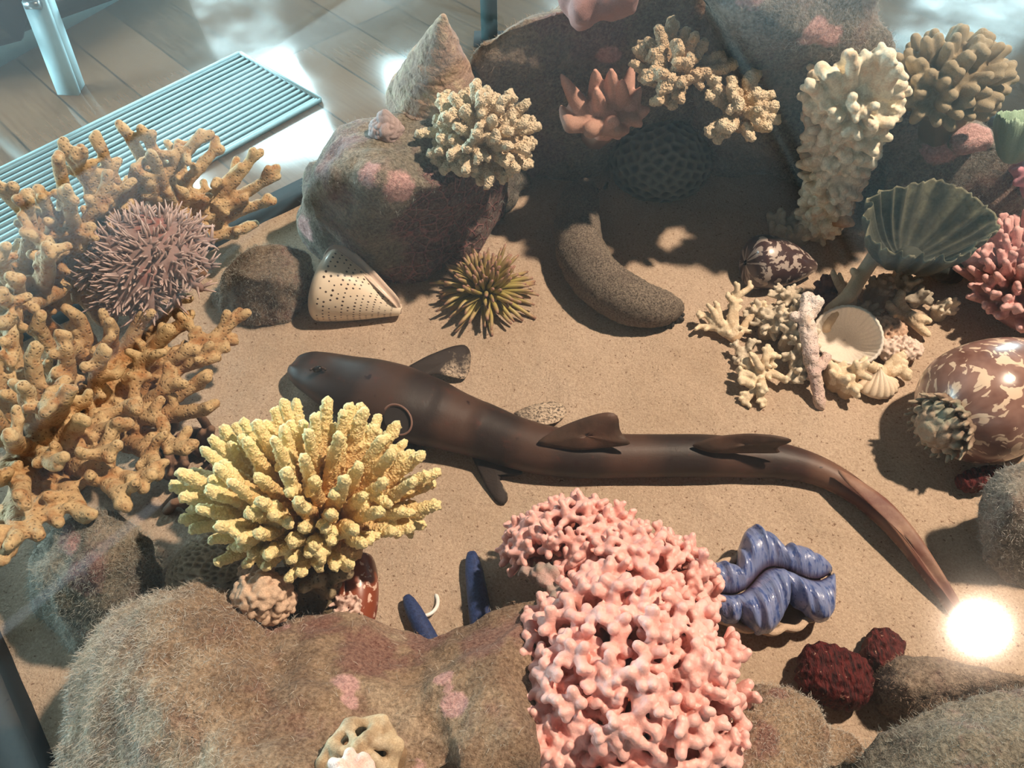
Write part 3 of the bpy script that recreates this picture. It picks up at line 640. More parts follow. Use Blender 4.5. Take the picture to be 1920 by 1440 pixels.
    def dorsal(name, pts, th, mn='dorsal_skin'):
        pp = [P(*q) for q in pts]; m = len(pp); O = closedpoly([p[:] for p in pp], 40); V = []; c = O.mean(0)
        a_ = pp[m // 2] - pp[0]; nrm = a_.cross(pp[-1] - pp[0]).normalized(); nrm = np.array(nrm[:])
        L = 6
        for sgn in (1, -1):
            for j in range(L):
                f = 1 - j / (L - 1) * .97
                for o_ in O: V.append(c + (o_ - c) * f + nrm * sgn * th * math.sqrt(1 - f * f * .98))
        n_ = 40; Fc = []
        for sgn in (0, 1):
            b = sgn * L * n_
            for j in range(L - 1):
                for k in range(n_):
                    f = [b + j * n_ + k, b + j * n_ + (k + 1) % n_, b + (j + 1) * n_ + (k + 1) % n_, b + (j + 1) * n_ + k]; Fc.append(f if sgn == 0 else f[::-1])
            Fc.append([b + (L - 1) * n_ + k for k in range(n_)])
        for k in range(n_): Fc.append([k, L * n_ + k, L * n_ + (k + 1) % n_, (k + 1) % n_])
        t_ = bpy.data.materials.get(mn)
        if not t_:
            q_ = NT(mn); t_ = q_.out(q_.mix(q_.mapr(q_.noise(30, 4), .35, .65), *(((.045, .026, .016), (.11, .055, .035)) if mn == 'dorsal_skin' else ((.15, .055, .04), (.30, .17, .115)))), .55, q_.bump(q_.noise(500, 2), .0004, .5))
        obj(name, np.array(V), Fc, t_, root)
    dorsal('dorsal_fin', [(1000, 832, .047), (1050, 800, .060), (1095, 783, .072), (1135, 772, .082), (1158, 773, .084), (1163, 785, .078), (1158, 803, .066), (1170, 820, .058), (1190, 833, .055), (1150, 838, .048), (1080, 845, .045)], .0035)
    dorsal('dorsal_fin', [(1290, 835, .044), (1340, 818, .056), (1400, 812, .068), (1450, 815, .072), (1492, 824, .074), (1478, 833, .062), (1450, 838, .055), (1470, 850, .045), (1400, 850, .042), (1330, 850, .042)], .003)
    dorsal('tail_fin', [(1560, 872, .036), (1610, 898, .036), (1665, 935, .035), (1715, 990, .033), (1760, 1060, .028), (1805, 1135, .018), (1822, 1180, .010), (1790, 1140, .016), (1735, 1062, .024), (1690, 1002, .028), (1640, 950, .030), (1585, 906, .032)], .0025, 'tail_skin')
    for x, y in ((596, 692),): 
        V, Fc = ellipsoid(P(x, y, .055), (.006, .004, .0035), .4, 16, 10); obj('eye', V, Fc, plain('eye_dark', (.012, .01, .009), .15, spec=.6), root)
        Vt, Ft, _ = tube([P(x + 14 * cos(a), y + 5 * sin(a) + 2, .056) for a in np.linspace(pi, tau, 10)], [.0015] * 10, 8); obj('brow', Vt, Ft, SK, root, uv=[(.03, 0)] * 80)
shark()

# ================================================================ sea cucumber
def cucumber():
    st = [(1098, 352, 18), (1090, 368, 32), (1084, 395, 40), (1082, 430, 43), (1088, 468, 46), (1108, 508, 48), (1140, 541, 48), (1178, 562, 45), (1215, 573, 40), (1245, 577, 33), (1264, 578, 20), (1271, 579, 8)]
    rows = []
    for x, y, h in st:
        z = .02
        for _ in range(4): r = h / SC(P(x, y, z)); z = r * .92
        p = P(x, y, z); rows.append((*p, r))
    S = spline(rows, 90); path = [Vector(r[:3]) for r in S]; V, Fc, uv = tube(path, [r[3] for r in S], 40)
    N = np.repeat(S[:, :3], 40, 0); D = V - N; L = np.linalg.norm(D, axis=1)[:, None]; V = V + D / L * (fbm(V, 40, 3, 1) * .0018 + fbm(V, 260, 2, 8) * .0012)[:, None]; V[:, 2] = np.maximum(V[:, 2], 0)
    root = empty('sea_cucumber', P(1110, 500), 'thick grey sandy sea cucumber curled on the sand behind the shark', 'sea cucumber')
    t = NT('cucumber_skin'); f = t.noise(420, 3, .8); g = t.noise(30, 4)
    c = t.mix(t.mapr(f, .35, .62), (.040, .032, .027), (.28, .225, .175)); c = t.mix(t.mapr(g, .45, .7, 0, .4), c, (.10, .075, .06))
    obj('body', V, Fc, t.out(c, .95, t.bump(f, .002, .9), spec=.15), root)
    tm = plain('tentacle_black', (.03, .026, .022), .7)
    for x0, y0, x1, y1 in ((1240, 596, 1232, 606), (1250, 597, 1248, 610), (1258, 594, 1260, 609), (1264, 590, 1270, 600), (1268, 584, 1279, 590), (1266, 590, 1278, 599)):
        segs = [(P(x0, y0, .01), .0035, P((x0 + x1) / 2, (y0 + y1) / 2, .008), .0028), (P((x0 + x1) / 2, (y0 + y1) / 2, .008), .0028, P(x1, y1, .004), .0035)]
        V, Fq = capsules(segs, 8); obj('tentacle', V, Fq, tm, root)
    for x, y in ((1075, 360), (1120, 358), (1135, 352)):
        V, Fq = capsules([(P(x, y, .02), .003, P(x + R(-12, 12), y - 10, .02), .002)], 8); obj('tentacle', V, Fq, tm, root)
cucumber()

# ================================================================ sea anemone
def anemone():
    c0 = P(912, 560, 0); root = empty('sea_anemone', c0, 'olive green sea anemone with radiating tentacles, on the sand in front of the grey rock', 'sea anemone')
    V, Fc = ellipsoid(c0 + Vector((0, 0, .012)), (.03, .03, .016)); t = NT('anemone_base'); obj('column', V, Fc, t.out(t.mix(t.noise(80), (.10, .085, .03), (.2, .17, .06)), .6), root)
    Vs = []; Fs = []; k0 = 0; tt = []
    for i in range(150):
        el = (i + .5) / 150; phi = i * 2.39996; e = radians(4 + 80 * el ** 1.15); L = R(.042, .058) * (1 - .25 * el)
        d = Vector((cos(phi) * cos(e), sin(phi) * cos(e), sin(e))); b = c0 + Vector((d.x * .016, d.y * .016, .012 + .014 * el))
        bend = rnd(.18) + Vector((0, 0, -.25 if el < .5 else .05)); path = [b + d * (L * s) + bend * (L * s * s) for s in np.linspace(0, 1, 7)]
        for p in path: p.z = max(p.z, .004)
        r = R(.0024, .0031); Vt, Ft, _ = tube(path, [r * 1.15, r * 1.1, r, r, r * .95, r * .9, r * .5], 8)
        Vs.append(Vt); Fs += [[q + k0 for q in f] for f in Ft]; k0 += len(Vt); tt += list(np.repeat(np.linspace(0, 1, 7), 8))
    t = NT('anemone_tentacle'); a = t.attr('t'); c = t.ramp(a, [(0, (.24, .19, .05)), (.55, (.42, .35, .11)), (.85, (.38, .27, .13)), (1, (.32, .17, .13))])
    o = obj('tentacles', np.concatenate(Vs), Fs, t.out(c, .45, spec=.4, sss=.1), root, attrs={'t': tt}); o['kind'] = 'stuff'
anemone()

# ================================================================ crown of thorns starfish
def crown():
    c0 = P(272, 500, .15); root = empty('crown_of_thorns_starfish', c0, 'spiny grey pink starfish with many arms sprawled over the tan branching coral', 'starfish')
    pts = [(150, 530, .12), (185, 575, .12), (215, 590, .12), (250, 598, .11), (290, 595, .11), (335, 570, .11), (375, 540, .12), (395, 500, .125), (398, 455, .13), (380, 425, .14), (330, 405, .15), (270, 400, .15), (215, 420, .15), (165, 465, .14)]
    segs = []; hubp = P(280, 480, .155)
    for x, y, z in pts:
        tip = P(x, y, z); mid = hubp.lerp(tip, .5) + Vector((0, 0, .014)); q1 = hubp.lerp(tip, .78) + Vector((0, 0, .006))
        segs += [(hubp, .020, mid, .011), (mid, .011, q1, .0085), (q1, .0085, tip, .005)]
    V, Fc, tv = organic(segs, .003, 2, .0012, 120)
    t = NT('starfish_skin'); c = t.mix(t.noise(90, 4), (.20, .12, .105), (.38, .26, .235)); c = t.mix(t.mapr(t.noise(25), .55, .7), c, (.30, .10, .08)); SKM = t.out(c, .85, t.bump(t.noise(200), .001, .8))
    b = obj('body', V, Fc, SKM, root)
    me = mesh_np('t', V, Fc); N = normals(me); bpy.data.meshes.remove(me)
    cand = np.where(N[:, 2] > -.15)[0]; idx = []; np.random.shuffle(cand); cell = set()
    for i in cand:
        k = tuple((V[i] / .0075).astype(int))
        if k in cell: continue
        cell.add(k); idx.append(i)
    Vs = []; Fs = []; tt = []
    for j, i in enumerate(idx):
        p = Vector(V[i]); nn = Vector(N[i]); dist = (p - hubp).length; outw = (p - hubp).normalized()
        d = (nn + outw * .12 + rnd(.28)).normalized(); L = R(.010, .017); r = .0013; a = Vector((0, 0, 1)) if abs(d.z) < .9 else Vector((1, 0, 0)); u = d.cross(a).normalized(); v = d.cross(u)
        base = len(Vs) * 1
        k = len(Vs)
        for h, rr in ((0, 1.5), (.4, 1.0), (.95, .35)):
            for q in range(5): an = q / 5 * tau; Vs.append(p + d * (L * h) + (u * cos(an) + v * sin(an)) * (r * rr)); tt.append(h)
        Fs += [[k + m * 5 + q, k + m * 5 + (q + 1) % 5, k + m * 5 + 5 + (q + 1) % 5, k + m * 5 + 5 + q] for m in (0, 1) for q in range(5)] + [[k + 10, k + 11, k + 12, k + 13, k + 14]]
    t = NT('starfish_spine'); SP = t.out(t.mix(t.attr('t'), (.28, .20, .18), (.66, .48, .43)), .6)
    o = obj('spines', np.array([v[:] for v in Vs]), Fs, SP, root, attrs={'t': tt}); o['kind'] = 'stuff'
crown()

# ================================================================ blue starfish, giant clam
def bluestar():
    t = NT('blue_starfish_skin'); f = t.noise(380, 3, .8); c = t.mix(t.mapr(f, .35, .65), (.012, .024, .085), (.030, .055, .17)); BL = t.out(c, .6, t.bump(f, .0008, .7), spec=.4)
    def arm(path, rads, root):
        Vt, Ft, _ = tube(path, rads, 20, squash=.85); obj('arm', Vt, Ft, BL, root)
    for tipx, tipy, bx, by, w, lab in ((884, 1036, 905, 1185, .0102, 'larger deep blue starfish arm reaching straight out from under the furry rock'), (762, 1118, 812, 1215, .0088, 'smaller deep blue starfish arm leaning left, beside the patterned shell')):
        tip, base = P(tipx, tipy, .012), P(bx, by, .016)
        L = (base - tip).length; hub = tip + (base - tip).normalized() * (L + .03); hub.z = .014
        root = empty('blue_starfish', Vector((hub.x, hub.y, 0)), lab, 'starfish', None)
        d = (tip - hub).normalized()
        path = [tip + d * .001, tip, tip.lerp(hub, .06), tip.lerp(hub, .18), tip.lerp(hub, .4), tip.lerp(hub, .7), hub]
        arm(path, [.0015, w * .42, w * .68, w * .88, w, w * 1.1, w * 1.15], root)
        V, Fc = ellipsoid(hub, (.016, .016, .010)); obj('disc', V, Fc, BL, root)
        for kk in (1, 2, 3, 4):
            a = kk * tau / 5; dd = Vector((d.x * cos(a) - d.y * sin(a), d.x * sin(a) + d.y * cos(a), 0)); e = hub + dd * .045
            arm([hub, hub.lerp(e, .5), hub.lerp(e, .85), e], [w * 1.1, w, w * .7, w * .2], root)
    ring = [P(790 + 31 * cos(a), 1128 + 27 * sin(a), .006 + .006 * sin(a)) for a in np.linspace(-.55, 2.3, 26)]
    Vt, Ft, _ = tube(ring, [.0006] + [.0019] * 24 + [.0012], 10)
    tag(obj('white_ring', Vt, Ft, plain('white_plastic', (.9, .88, .84), .3, spec=.6)), 'thin white curved ring half buried in the sand beside the small blue starfish arm', 'ring')
bluestar()

def clam():
    root = empty('giant_clam', P(1455, 1110), 'giant clam with frilly blue spotted mantle lips, on the sand right of the pink coral', 'clam')
    nU, nV = 140, 26
    A0, A1 = P(1320, 1100, .045), P(1572, 1058, .045); ax = (A1 - A0); Lc = ax.length; ax.normalize(); sd = Vector((-ax.y, ax.x, 0))
    t = NT('clam_mantle'); u_, v_ = t.uvs(); cmb = t.n.new('ShaderNodeCombineXYZ'); t.link(t.math('MULTIPLY', u_, 34), cmb.inputs[0]); t.link(t.math('MULTIPLY', v_, 3.6), cmb.inputs[1])
    st_ = t.noise(1.0, 3, vec=cmb.outputs[0]); sp_ = t.voro(230); c = t.mix(t.noise(45, 4), (.11, .17, .36), (.28, .30, .47)); c = t.mix(t.mapr(st_, .50, .62, 0, .9), c, (.035, .07, .24))
    c = t.mix(t.mapr(t.noise(28, 3), .58, .72, 0, .7), c, (.52, .40, .50))
    edge = t.mapr(v_, .62, .95); c = t.mix(t.math('MULTIPLY', t.mapr(sp_, .12, .2, 1, 0), edge), c, (.01, .012, .05)); c = t.mix(t.mapr(v_, .0, .10, 1, 0), c, (.06, .03, .06))
    MT = t.out(c, .32, t.bump(st_, .002, .7), spec=.6, coat=.25)
    def seam(u): return .010 * sin(u * tau * 1.55 + 2.6) * (sin(u * pi) ** .4)
    for side, nlob, ph in ((1, 2.7, .2), (-1, 2.6, .45)):
        V = []; uv = []
        for i in range(nU):
            u = i / (nU - 1); env = max(0.0, sin(u * pi)) ** .45; lob = abs(sin((u * nlob + ph) * pi)) ** .55
            wd = (.024 + .030 * lob) * env * (1.0 if side < 0 else .9); frill = .0026 * (sin(u * 61 + side) + .6 * sin(u * 97)) * env * env
            for j in range(nV):
                v = j / (nV - 1); y = seam(u) + side * (wd * (v ** .9) + .001); z = .052 + .006 * env * (sin(min(v * 1.1, 1) * pi) ** .8) * (.4 + .6 * lob) - .014 * v ** 4 + frill * min(1, v * 1.6) - .012 * (1 - v) ** 6
                if v > .85: y -= side * .006 * ((v - .85) / .15) ** 2; z -= .008 * ((v - .85) / .15) ** 2
                z *= (.55 + .45 * env)
                V.append((A0.x + ax.x * Lc * u + sd.x * y, A0.y + ax.y * Lc * u + sd.y * y, z)); uv.append((u, v))
        nb = len(V); V += [(x, y, z - .004 - .01 * env) for x, y, z in V]; uv += uv
        Fc = grid_faces(nU, nV); Fc = Fc if side < 0 else [f[::-1] for f in Fc]
        Fc += [[q + nb for q in f[::-1]] for f in Fc]
        Fc += [[i * nV + nV - 1, (i + 1) * nV + nV - 1, nb + (i + 1) * nV + nV - 1, nb + i * nV + nV - 1] for i in range(nU - 1)]
        obj('mantle', np.array(V), Fc, MT, root, uv=uv)
    SH = coralmat('clam_shell', (.32, .20, .13), (.62, .45, .32), rough=.7)
    for side in (1, -1):
        V = []; tv = []; kw = 1.0 if side > 0 else 1.45
        for i in range(60):
            u = i / 59; env = max(.02, sin(u * pi)) ** .5; rib = .0018 * sin(u * pi * 11)
            for j in range(16):
                v = j / 15; wd = (.030 * kw + rib) * env * sin(v * pi / 2) ** .6; z = .030 * v ** 1.1 * (.6 + .4 * env)
                V.append((A0.x + ax.x * Lc * (.03 + .94 * u) + sd.x * side * wd, A0.y + ax.y * Lc * (.03 + .94 * u) + sd.y * side * wd, z)); tv.append(v)
        o = obj('shell_half', np.array(V), grid_faces(60, 16) if side < 0 else [f[::-1] for f in grid_faces(60, 16)], SH, root, attrs={'t': tv})
        m = o.modifiers.new('s', 'SOLIDIFY'); m.thickness = .006
clam()
# ================================================================ corals
def coral(name, segs, vox, mat, label, cat='coral', smooth=2, disp=0, dfreq=200, extra=None, spikes=None, origin=None, parent=None, n=10):
    V, Fc, t = organic(segs, vox, smooth, disp, dfreq, n, extra, spikes)
    o = obj(name, V, Fc, mat, parent, attrs={'t': t}, origin=origin)
    if not parent: tag(o, label, cat)
    return o
def jit(v, k): return v + rnd(k)
def limb(p0, p1, r0, r1, k=3, wob=.0, t0=0., t1=1., sag=0):
    """bent tapering limb as a chain of segments"""
    out = []; prev = p0
    for i in range(1, k + 1):
        f = i / k; q = p0.lerp(p1, f) + (rnd(wob) if i < k else Vector()) ; fa = (i - 1) / k
        out.append((prev, r0 + (r1 - r0) * fa, q, r0 + (r1 - r0) * f, t0 + (t1 - t0) * fa, t0 + (t1 - t0) * f)); prev = q
    return out

# ---- yellow staghorn coral
def yellow():
    root = empty('yellow_staghorn_coral', P(590, 1175, .0), 'big pale yellow many branched staghorn coral standing on a stalk, left of the pink coral', 'coral')
    hub = P(585, 972, .115); segs = []; N = 132
    for i in range(N):
        z = 1 - (i + .5) / N * 1.22; phi = i * 2.39996 + R(-.12, .12); rr = math.sqrt(max(0, 1 - z * z))
        d = Vector((rr * cos(phi), rr * sin(phi), z)); d = (d + rnd(.06)).normalized()
        if d.y < -.25 and d.z < .12: continue
        Rr = 1.0 / math.sqrt((d.x / .112) ** 2 + (d.y / (.098 if d.y > 0 else .062)) ** 2 + (d.z / (.098 if d.z > 0 else .030)) ** 2)
        L = Rr * R(.86, 1.07)
        s = hub + Vector((d.x * .05, d.y * .03, d.z * .018)); s = s.lerp(hub, .2)
        tip = hub + d * L + Vector((0, 0, .012 * rr)); r1 = R(.0038, .0048); r0 = .0078
        ch = limb(s, tip, r0, r1, 3, .0022, .0, 1.0); segs += ch
        for k in range(random.choice((0, 1, 1, 2))):
            f = R(.45, .8); b = s.lerp(tip, f); dd = (d * .8 + rnd(.55)).normalized(); l = R(.010, .022)
            segs.append((b, .0050, b + dd * l, .0038, f, f + .35))
    for k in range(9):                       # broken off stubs at the front
        a = [(640, 1030), (575, 1022), (540, 975), (668, 990), (612, 1000), (545, 1046), (600, 955), (665, 1035), (560, 1060)][k]
        b = hub + Vector((R(-.01, .01), -.01, -.01)); e = P(a[0], a[1], .115 - .012 * (a[1] > 1015)); segs += limb(b, e, .008, .0072, 2, .001, .1, .55)
    mt = coralmat('yellow_coral', (.62, .30, .085), (.95, .80, .42), rough=.6, tpow=1.3, sss=.12, speck=.1, bumps=430, bumps_d=.0009)
    coral('branches', segs, .00125, mt, '', smooth=1, spikes=(480, .0022), parent=root)
    st = []
    foot = P(590, 1185, .02)
    for k in range(10):
        st += limb(foot + Vector((R(-.02, .02), R(-.012, .012), R(-.01, .02))), hub + Vector((R(-.035, .035), R(-.012, .012), -.012)), .014, .012, 3, .004, 0, .5)
    for x, y, z in ((525, 1075, .10), (570, 1100, .1), (620, 1115, .09), (540, 1130, .07), (600, 1090, .10), (650, 1075, .10)): st.append((hub.lerp(foot, .5), .01, P(x, y, z), .0065, .2, .6))
    mt2 = coralmat('yellow_coral_stalk', (.17, .13, .08), (.34, .26, .15), pore=260, mott=(.42, .36, .24), rough=.7)
    coral('stalk', st, .002, mt2, '', smooth=3, disp=.002, dfreq=90, parent=root)
yellow()

# ---- big pink knobbly coral
def pink():
    root = empty('pink_branching_coral', P(1170, 1300), 'very large dense salmon pink knobbly coral in the bottom centre foreground', 'coral')
    segs = []; core = []
    def dome(hub, rx, ry, rz, N, zmin, r0=.0053, keep=None):
        core.append(ellipsoid(hub, (rx * .52, ry * .52, rz * .52)))
        for i in range(N):
            z = 1 - (i + .5) / N * (1 - zmin); phi = i * 2.39996 + R(-.15, .15); rr = math.sqrt(max(0, 1 - z * z))
            d = (Vector((rr * cos(phi), rr * sin(phi), z)) + rnd(.07)).normalized()
            if keep and not keep(d): continue
            e = Vector((d.x * rx, d.y * ry, d.z * rz)); L = R(.84, 1.04)
            a = hub + e * .48; b = hub + e * (L - .13); segs.extend(limb(a, b, r0 * 1.15, r0 * 1.05, 2, .0015, 0, .6))
            en = e.normalized(); u = en.cross(Vector((0, 0, 1)) if abs(en.z) < .9 else Vector((1, 0, 0))).normalized(); v = en.cross(u); an = R(0, tau); m = random.choice((3, 4, 4, 5))
            for k in range(m):
                q = an + k * tau / m + R(-.3, .3); dd = (en * R(.5, .9) + (u * cos(q) + v * sin(q)) * R(.75, 1.05)).normalized(); l = R(.0085, .014)
                p2 = b + dd * l * .92; segs.append((b, r0, p2, r0 * .9, .6, .95))
                if R(0, 1) < .45:
                    for _ in (0, 1): segs.append((p2, r0 * .8, p2 + (dd + rnd(.9)).normalized() * .006, r0 * .72, .85, 1))
            for k in range(3):
                q = R(0, tau); f = R(.45, .85); pb = a.lerp(b, f); segs.append((pb, r0 * .8, pb + (en * .5 + u * cos(q) + v * sin(q)).normalized() * .010, r0 * .72, .5 * f, .75))
    h1 = P(1175, 1290, .085); dome(h1, .100, .108, .090, 205, -.3)
    h2 = P(1075, 1040, .055); dome(h2, .072, .054, .064, 92, -.2, .0040, keep=lambda d: not (d.y < -.35 and d.x < .2))
    h4 = P(1000, 1405, .085); dome(h4, .044, .05, .05, 62, -.1, .0046)
    h3 = P(1190, 1115, .07); dome(h3, .077, .062, .072, 84, -.2, .0044)
    mt = coralmat('pink_coral', (.40, .085, .045), (.88, .50, .45), rough=.42, sss=.18, speck=.0, grain=500, spec=.45, tpow=1.7)  # deep branch bases: pigment, plus crevice shade put into the colour
    coral('branches', segs, .00125, mt, '', smooth=2, parent=root, extra=core, n=8)
    b0 = [P(x, y, z) for x, y, z in ((1010, 1072, .095), (1035, 1085, .10), (975, 1075, .09), (1062, 1160, .10), (1040, 1080, .06))]
    bs = [(b0[0], .010, b0[1], .010), (b0[1], .009, b0[3], .008), (b0[0], .009, b0[2], .005), (b0[4], .012, h2, .02), (b0[3], .011, h1, .03)]
    coral('dead_base', bs, .0022, coralmat('dead_coral_base', (.28, .22, .18), (.48, .38, .33), mott=(.60, .38, .34), rough=.9), '', smooth=2, disp=.007, dfreq=110, parent=root)
pink()

# ---- tan branching corals on the left
def tan():
    mt = coralmat('tan_fire_coral', (.30, .13, .040), (.62, .44, .23), pore=270, pore_d=.001, rough=.75, tpow=1.5, mott=(.40, .19, .07))
    def thicket(hubs, tips, label, lowz, nn=2.2, r=(.0115, .0075), infill=60, zup=0.):
        segs = []; hv = [P(*h) for h in hubs]; hubp = sum(hv, Vector()) / len(hv)
        for i in range(len(hv) - 1): segs.append((hv[i], .011, hv[i + 1], .011, 0, 0.05))
        T = [P(x_, y_, z_ if z_ < .17 else z_ + zup) for x_, y_, z_ in tips]
        for q_ in hv: segs.append((q_, .012, Vector((q_.x * .97, q_.y, .012)), .015, 0, 0))
        def grow_(h, p, r0, r1, depth=0):
            L = (p - h).length; k = max(2, int(L / .035)); ch = limb(h, p, r0, r1, k, .0055, 0, 1); segs.extend(ch)
            for s in ch:
                for _ in range(random.choice((0, 1, 2, 2))):
                    a = Vector(s[0]).lerp(Vector(s[2]), R(.2, 1)); dd = ((p - h).normalized() * .55 + rnd(.8)); dd.z = abs(dd.z) * .9 + .15; dd.normalize(); l = R(.011, .025)
                    e = a + dd * l; segs.append((a, s[1] * .72, e, .0052, s[4], min(1, s[5] + .18)))
                    if R(0, 1) < .4: segs.append((e, .0055, e + (dd + rnd(.8)).normalized() * .010, .0045, s[5], min(1, s[5] + .3)))
        for p in T:
            h = min(hv, key=lambda q: (q - p).length) if R(0, 1) < .7 else random.choice(hv)
            grow_(h, p, r[0], r[1])
            for _ in range(2):                # forked end
                dd = ((p - h).normalized() + rnd(.5)).normalized(); segs.append((p, r[1], p + dd * R(.008, .018), .0058, .9, 1))
        for _ in range(infill):
            a, b = random.sample(T, 2); q = a.lerp(b, R(.2, .8)).lerp(random.choice(hv), R(.05, .75)) + Vector((0, 0, R(-.01, .025))); grow_(min(hv, key=lambda z: (z - q).length), q, r[0] * .9, r[1])
        return coral('tan_branching_coral', segs, .0021, mt, label, smooth=2, disp=.0008, dfreq=140, origin=hv[0])
    low = [(440, 598, .085), (405, 650, .08), (412, 640, .07), (382, 675, .075), (372, 716, .07), (380, 768, .075), (335, 840, .095), (300, 790, .10), (290, 872, .115), (225, 930, .13), (262, 900, .12), (150, 960, .13), (95, 965, .13), (200, 850, .14),
           (30, 1005, .15), (0, 1040, .15), (60, 990, .14), (210, 618, .13), (185, 680, .15), (90, 760, .19), (50, 735, .19), (120, 745, .19), (300, 600, .08), (340, 610, .09), (150, 790, .17), (-20, 900, .18), (20, 820, .19), (-30, 760, .2), (245, 760, .13), (215, 800, .14), (100, 870, .16), (40, 930, .16), (320, 720, .09), (270, 680, .10), (340, 665, .08), (20, 640, .17), (70, 610, .16), (120, 640, .15), (-20, 680, .17), (150, 600, .14), (60, 670, .17), (10, 600, .16)]
    thicket([(130, 760, .05), (60, 850, .07), (210, 720, .04), (40, 700, .06), (200, 800, .04)], low, 'wide tan brown branching coral filling the left side below the crown of thorns starfish', 0, infill=72)
    upt = [(505, 335, .12), (470, 300, .14), (440, 325, .13), (495, 380, .09), (455, 430, .06), (420, 440, .06), (370, 262, .17), (400, 285, .16), (340, 290, .16), (240, 250, .19), (290, 300, .17), (280, 265, .18), (125, 285, .20), (150, 300, .19), (110, 310, .2), (200, 350, .17), (20, 365, .2), (50, 385, .2), (60, 440, .18), (0, 350, .21), (130, 380, .19), (90, 480, .17),
           (190, 280, .19), (440, 380, .10), (400, 400, .09), (320, 340, .14), (250, 380, .14), (10, 560, .18), (30, 530, .18), (0, 480, .2), (-20, 610, .18), (60, 570, .16), (345, 560, .08), (330, 585, .08)]
    thicket([(240, 480, .07), (130, 520, .08), (330, 450, .06), (60, 590, .08)], upt, 'tall hazy tan brown branching coral behind the crown of thorns starfish, before the floor grille', 0, infill=78, r=(.011, .0065), zup=.035)
tan()

# ---- cream branching coral on the grey rock
cream = coralmat('cream_coral', (.48, .31, .17), (.84, .70, .50), rough=.8, grain=600, sss=.05, bumps=420, bumps_d=.0016, tpow=1.4)
def bush(name, hub, tips, mat, label, r0, r1, fork=2, fl=.012, spikes=(420, .0026), vox=.0014, stem=None, N=0, rad=None, zmin=0., wob=.002, core=None, cat='coral', shape=None):
    segs = []; T = [P(*t) for t in tips]
    for i in range(N):
        z = 1 - (i + .5) / N * (1 - zmin); phi = i * 2.39996; rr = math.sqrt(max(0, 1 - z * z)); d = (Vector((rr * cos(phi), rr * sin(phi), z)) + rnd(.1)).normalized()
        if shape: d = shape(d)
        T.append(hub + Vector((d.x * rad[0], d.y * rad[1], d.z * rad[2])) * R(.85, 1.08))
    for p in T:
        segs += limb(hub.lerp(p, .12), p, r0, r1, 3, wob, 0, 1)
        for _ in range(fork):
            f = R(.45, .95); b = hub.lerp(p, f); dd = ((p - hub).normalized() * .7 + rnd(.65)).normalized(); segs.append((b, r1 * 1.05, b + dd * R(.6, 1.2) * fl, r1 * .8, f, min(1, f + .3)))
    if stem: segs += limb(hub, stem, r0 * 2.2, r0 * 2.0, 2, 0, 0, 0)
    return coral(name, segs, vox, mat, label, cat, smooth=1, spikes=spikes, extra=core, origin=stem)
bush('cream_staghorn_coral', P(905, 262, .20), [], cream, 'cream stubby branched coral ball perched on the right end of the grey rock', .0075, .0052, 2, .012, N=72, rad=(.062, .055, .062), zmin=-.45, stem=P(905, 300, .155))
# ---- tan staghorn and cream coral before the back rocks
tanm = coralmat('tan_staghorn', (.38, .23, .12), (.72, .55, .37), rough=.85, grain=500, bumps=400, bumps_d=.0018)
bush('tan_staghorn_coral', P(1262, 150, .235), [(1258, 40, .29), (1235, 55, .29), (1215, 78, .27), (1195, 95, .26), (1285, 60, .28), (1303, 70, .28), (1320, 82, .27), (1352, 105, .25), (1375, 122, .25), (1345, 130, .24), (1225, 100, .27), (1232, 120, .26), (1275, 92, .28), (1200, 128, .25), (1212, 150, .25), (1240, 138, .27), (1275, 118, .27), (1292, 120, .27), (1305, 105, .26), (1325, 135, .25), (1300, 145, .25), (1258, 148, .26), (1278, 155, .26), (1235, 190, .24), (1260, 198, .23), (1240, 170, .25), (1275, 180, .24), (1375, 115, .24)],
     tanm, 'tan rough tipped staghorn coral with thick stubby fingers, above the honeycomb coral', .0078, .0056, 2, .013, stem=P(1262, 165, .17))
bush('cream_branch_coral', P(1385, 215, .20), [(1335, 152, .24), (1332, 175, .23), (1372, 150, .24), (1370, 165, .24), (1405, 142, .24), (1420, 140, .235), (1418, 178, .23), (1445, 178, .225), (1452, 200, .22), (1455, 225, .21), (1440, 240, .205), (1405, 255, .20), (1420, 210, .225), (1385, 190, .235), (1330, 245, .20), (1345, 262, .19), (1370, 240, .21), (1355, 235, .215)],
     cream, 'smaller cream coral with forked antler tips, right of the tan staghorn coral', .0078, .0056, 2, .012, stem=P(1385, 225, .15))
